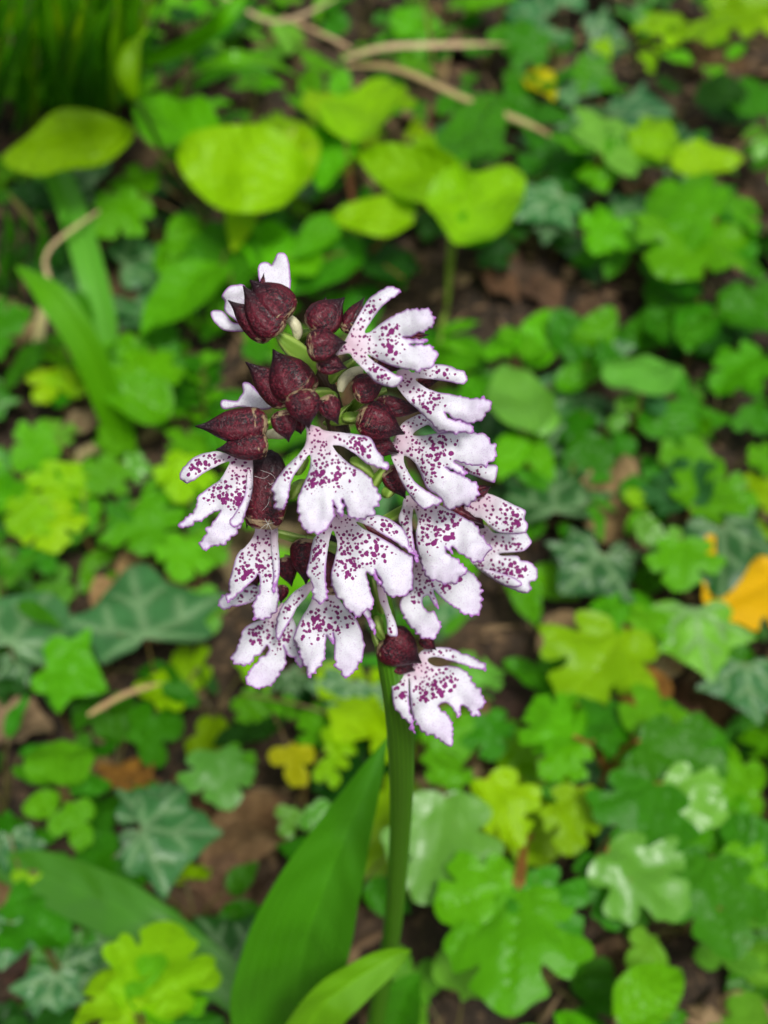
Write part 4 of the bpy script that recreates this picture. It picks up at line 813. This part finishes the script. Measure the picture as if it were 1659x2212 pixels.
fallen('long brown curled leaf beside the foot of the orchid leaves', 'ovate', 420, 1870, 560, 1960, .9, 'L', 1.0)
lr = random.Random(77)
def view_ok(x, y, m=140): return -m < x < PW + m and -m < y < PH + 200
nf = 0
while nf < 150:
    x, y = lr.uniform(-.5, .5), lr.uniform(.12, 1.25); p = project(Vector((x, y, 0)))
    if not view_ok(p[0], p[1]): continue
    a = lr.uniform(0, 6.28); L = lr.uniform(.025, .055); h = ground_z(x, y) + lr.uniform(.002, .010)
    B = Vector((x, y, h)); T_ = B + Vector((math.cos(a) * L, math.sin(a) * L, lr.uniform(-.004, .010)))
    kd, ck = lr.choice(['oak', 'oval', 'maple', 'ovate']), lr.choice('NNNTKKN')
    o = place_leaf(None, kd, 'dead', B, T_, lr.uniform(.7, 1.1), vary(COL[ck], lr), lr, .1, 'fallen_leaf')
    tag(o, {'N': 'brown', 'T': 'tan', 'K': 'blackened'}[ck] + ' ' + {'oak': 'wavy-lobed', 'oval': 'rounded', 'maple': 'hand-shaped', 'ovate': 'pointed'}[kd] + ' dead leaf in the litter ' + beside(o.location), 'dead leaf', 'brown leaves of the litter'); nf += 1
# crumbs of bark, twig and leaf: one mass
cv, cf, ct = [], [], []
for i in range(9000):
    x, y = lr.uniform(-.5, .5), lr.uniform(.1, 1.3); p = project(Vector((x, y, 0)))
    if not view_ok(p[0], p[1]): continue
    a = lr.uniform(0, 6.28); L = lr.choice([.003, .005, .008, .014]) * lr.uniform(.6, 1.3); w = L * lr.uniform(.2, .7) if L < .010 else L * .12
    c = Vector((x, y, ground_z(x, y) + lr.uniform(0, .006))); u = Vector((math.cos(a), math.sin(a), lr.uniform(-.5, .5))); s = Vector((-math.sin(a), math.cos(a), lr.uniform(-.4, .4)))
    b = len(cv); cv += [c - u * L, c + s * w + Vector((0, 0, w * .4)), c + u * L, c - s * w, c + Vector((0, 0, w * .8))]
    cf += [(b, b + 3, b + 4), (b + 3, b + 2, b + 4), (b + 2, b + 1, b + 4), (b + 1, b, b + 4)]; t = lr.random() ** 1.3; ct += [t] * 5
lm = mesh_from('leaf_litter', cv, cf, False); fattr(lm, 'tone', ct)
tag(link('leaf_litter', lm, M['litter']), 'brown crumbs of dead leaves, bark and twigs on the soil', 'leaf litter', kind='stuff')

# ------------------------------------------------------------------ low plants filling the woodland floor
BARE = [(190, 1930, 90), (520, 1810, 110), (520, 1950, 60), (330, 1560, 90), (420, 1400, 60), (1030, 650, 120), (1230, 650, 90), (30, 780, 90), (1120, 1420, 110), (1590, 1400, 50), (910, 2030, 80), (1390, 1460, 60), (260, 920, 80), (330, 930, 60), (1640, 2100, 60), (60, 1560, 60), (560, 1700, 60), (1180, 1580, 40)]
KINDS = [('maple_seedling', 'maple seedling', 'seedling', 'maple', 'leaf', 'BGGDYG', 5, .036, .045), ('maple_seedling', 'maple seedling', 'seedling', 'maple', 'soft', 'BYGGD', 4, .030, .04), ('ivy', 'creeping ivy shoot', 'ivy', 'ivy', 'ivy', 'IJGJ', 4, .032, .025),
         ('clover', 'three-lobed herb', 'herb', 'trefoil', 'soft', 'BGYP', 6, .022, .035), ('seedling', 'oval-leaved herb', 'herb', 'ovate', 'leaf', 'GDGB', 6, .032, .04), ('strawberry_plant', 'toothed-leaved herb', 'herb', 'serrate', 'leaf', 'BGDG', 5, .034, .04), ('seedling', 'slender narrow-leaved herb', 'herb', 'ovate', 'soft', 'BGG', 8, .024, .05)]  # colour keys lean to dark greens: shade of the lower layer put into leaf colour
TONE = {'Y': 'yellow-green', 'B': 'bright green', 'G': 'mid-green', 'D': 'very dark', 'I': 'dark blue-green', 'J': 'grey-green', 'P': 'pale green'}
spots = []; tries = 0; fr = random.Random(11)
while tries < 9000 and len(spots) < 170:
    tries += 1; x, y = fr.uniform(-.48, .48), fr.uniform(.14, 1.28); p = project(Vector((x, y, .01)))
    if not view_ok(p[0], p[1], 110) or any((p[0] - a) ** 2 + (p[1] - b) ** 2 < (r * 1.15 + 30) ** 2 for a, b, r in BARE): continue
    if any((x - a) ** 2 + (y - b) ** 2 < .045 ** 2 for a, b in spots) or (x * x + (y - ORI.y) ** 2 < .03 ** 2): continue
    spots.append((x, y))
for x, y in spots:
    nm, lab, cat, kd, mk, cols, nl, size, hh = fr.choice(KINDS)
    ck = fr.choice(cols); sc = fr.uniform(.65, 1.2); wd = .5 if 'narrow' in lab else 1.0; e = empty(nm, (x, y, ground_z(x, y)))
    tag(e, ('tiny ' if sc < .82 else 'low ' if sc < 1.02 else 'spreading ') + TONE[ck] + ' ' + lab + ' ' + beside(e.location), cat, 'low fill of ' + nm.replace('_', ' ') + ' plants')
    tips = []; a0 = fr.uniform(0, 6.28)
    for k in range(nl):
        a = a0 + k * 2.4; rad = fr.uniform(.006, .022); h = ground_z(x, y) + hh * fr.uniform(.35, 1.15); L = size * sc * fr.uniform(.7, 1.25)
        B = Vector((x + math.cos(a) * rad, y + math.sin(a) * rad, h)); T_ = B + Vector((math.cos(a) * L, math.sin(a) * L, L * fr.uniform(-.6, .45)))
        T_.z = max(T_.z, ground_z(x, y) + .004); place_leaf(e, kd, mk, B, T_, wd * fr.uniform(.85, 1.1), vary(COL[ck], fr, .22), fr, .3, jit=.65); tips.append(B)
    stems(e, e.location.copy(), tips, .0007, (.14, .12, .03), fr)
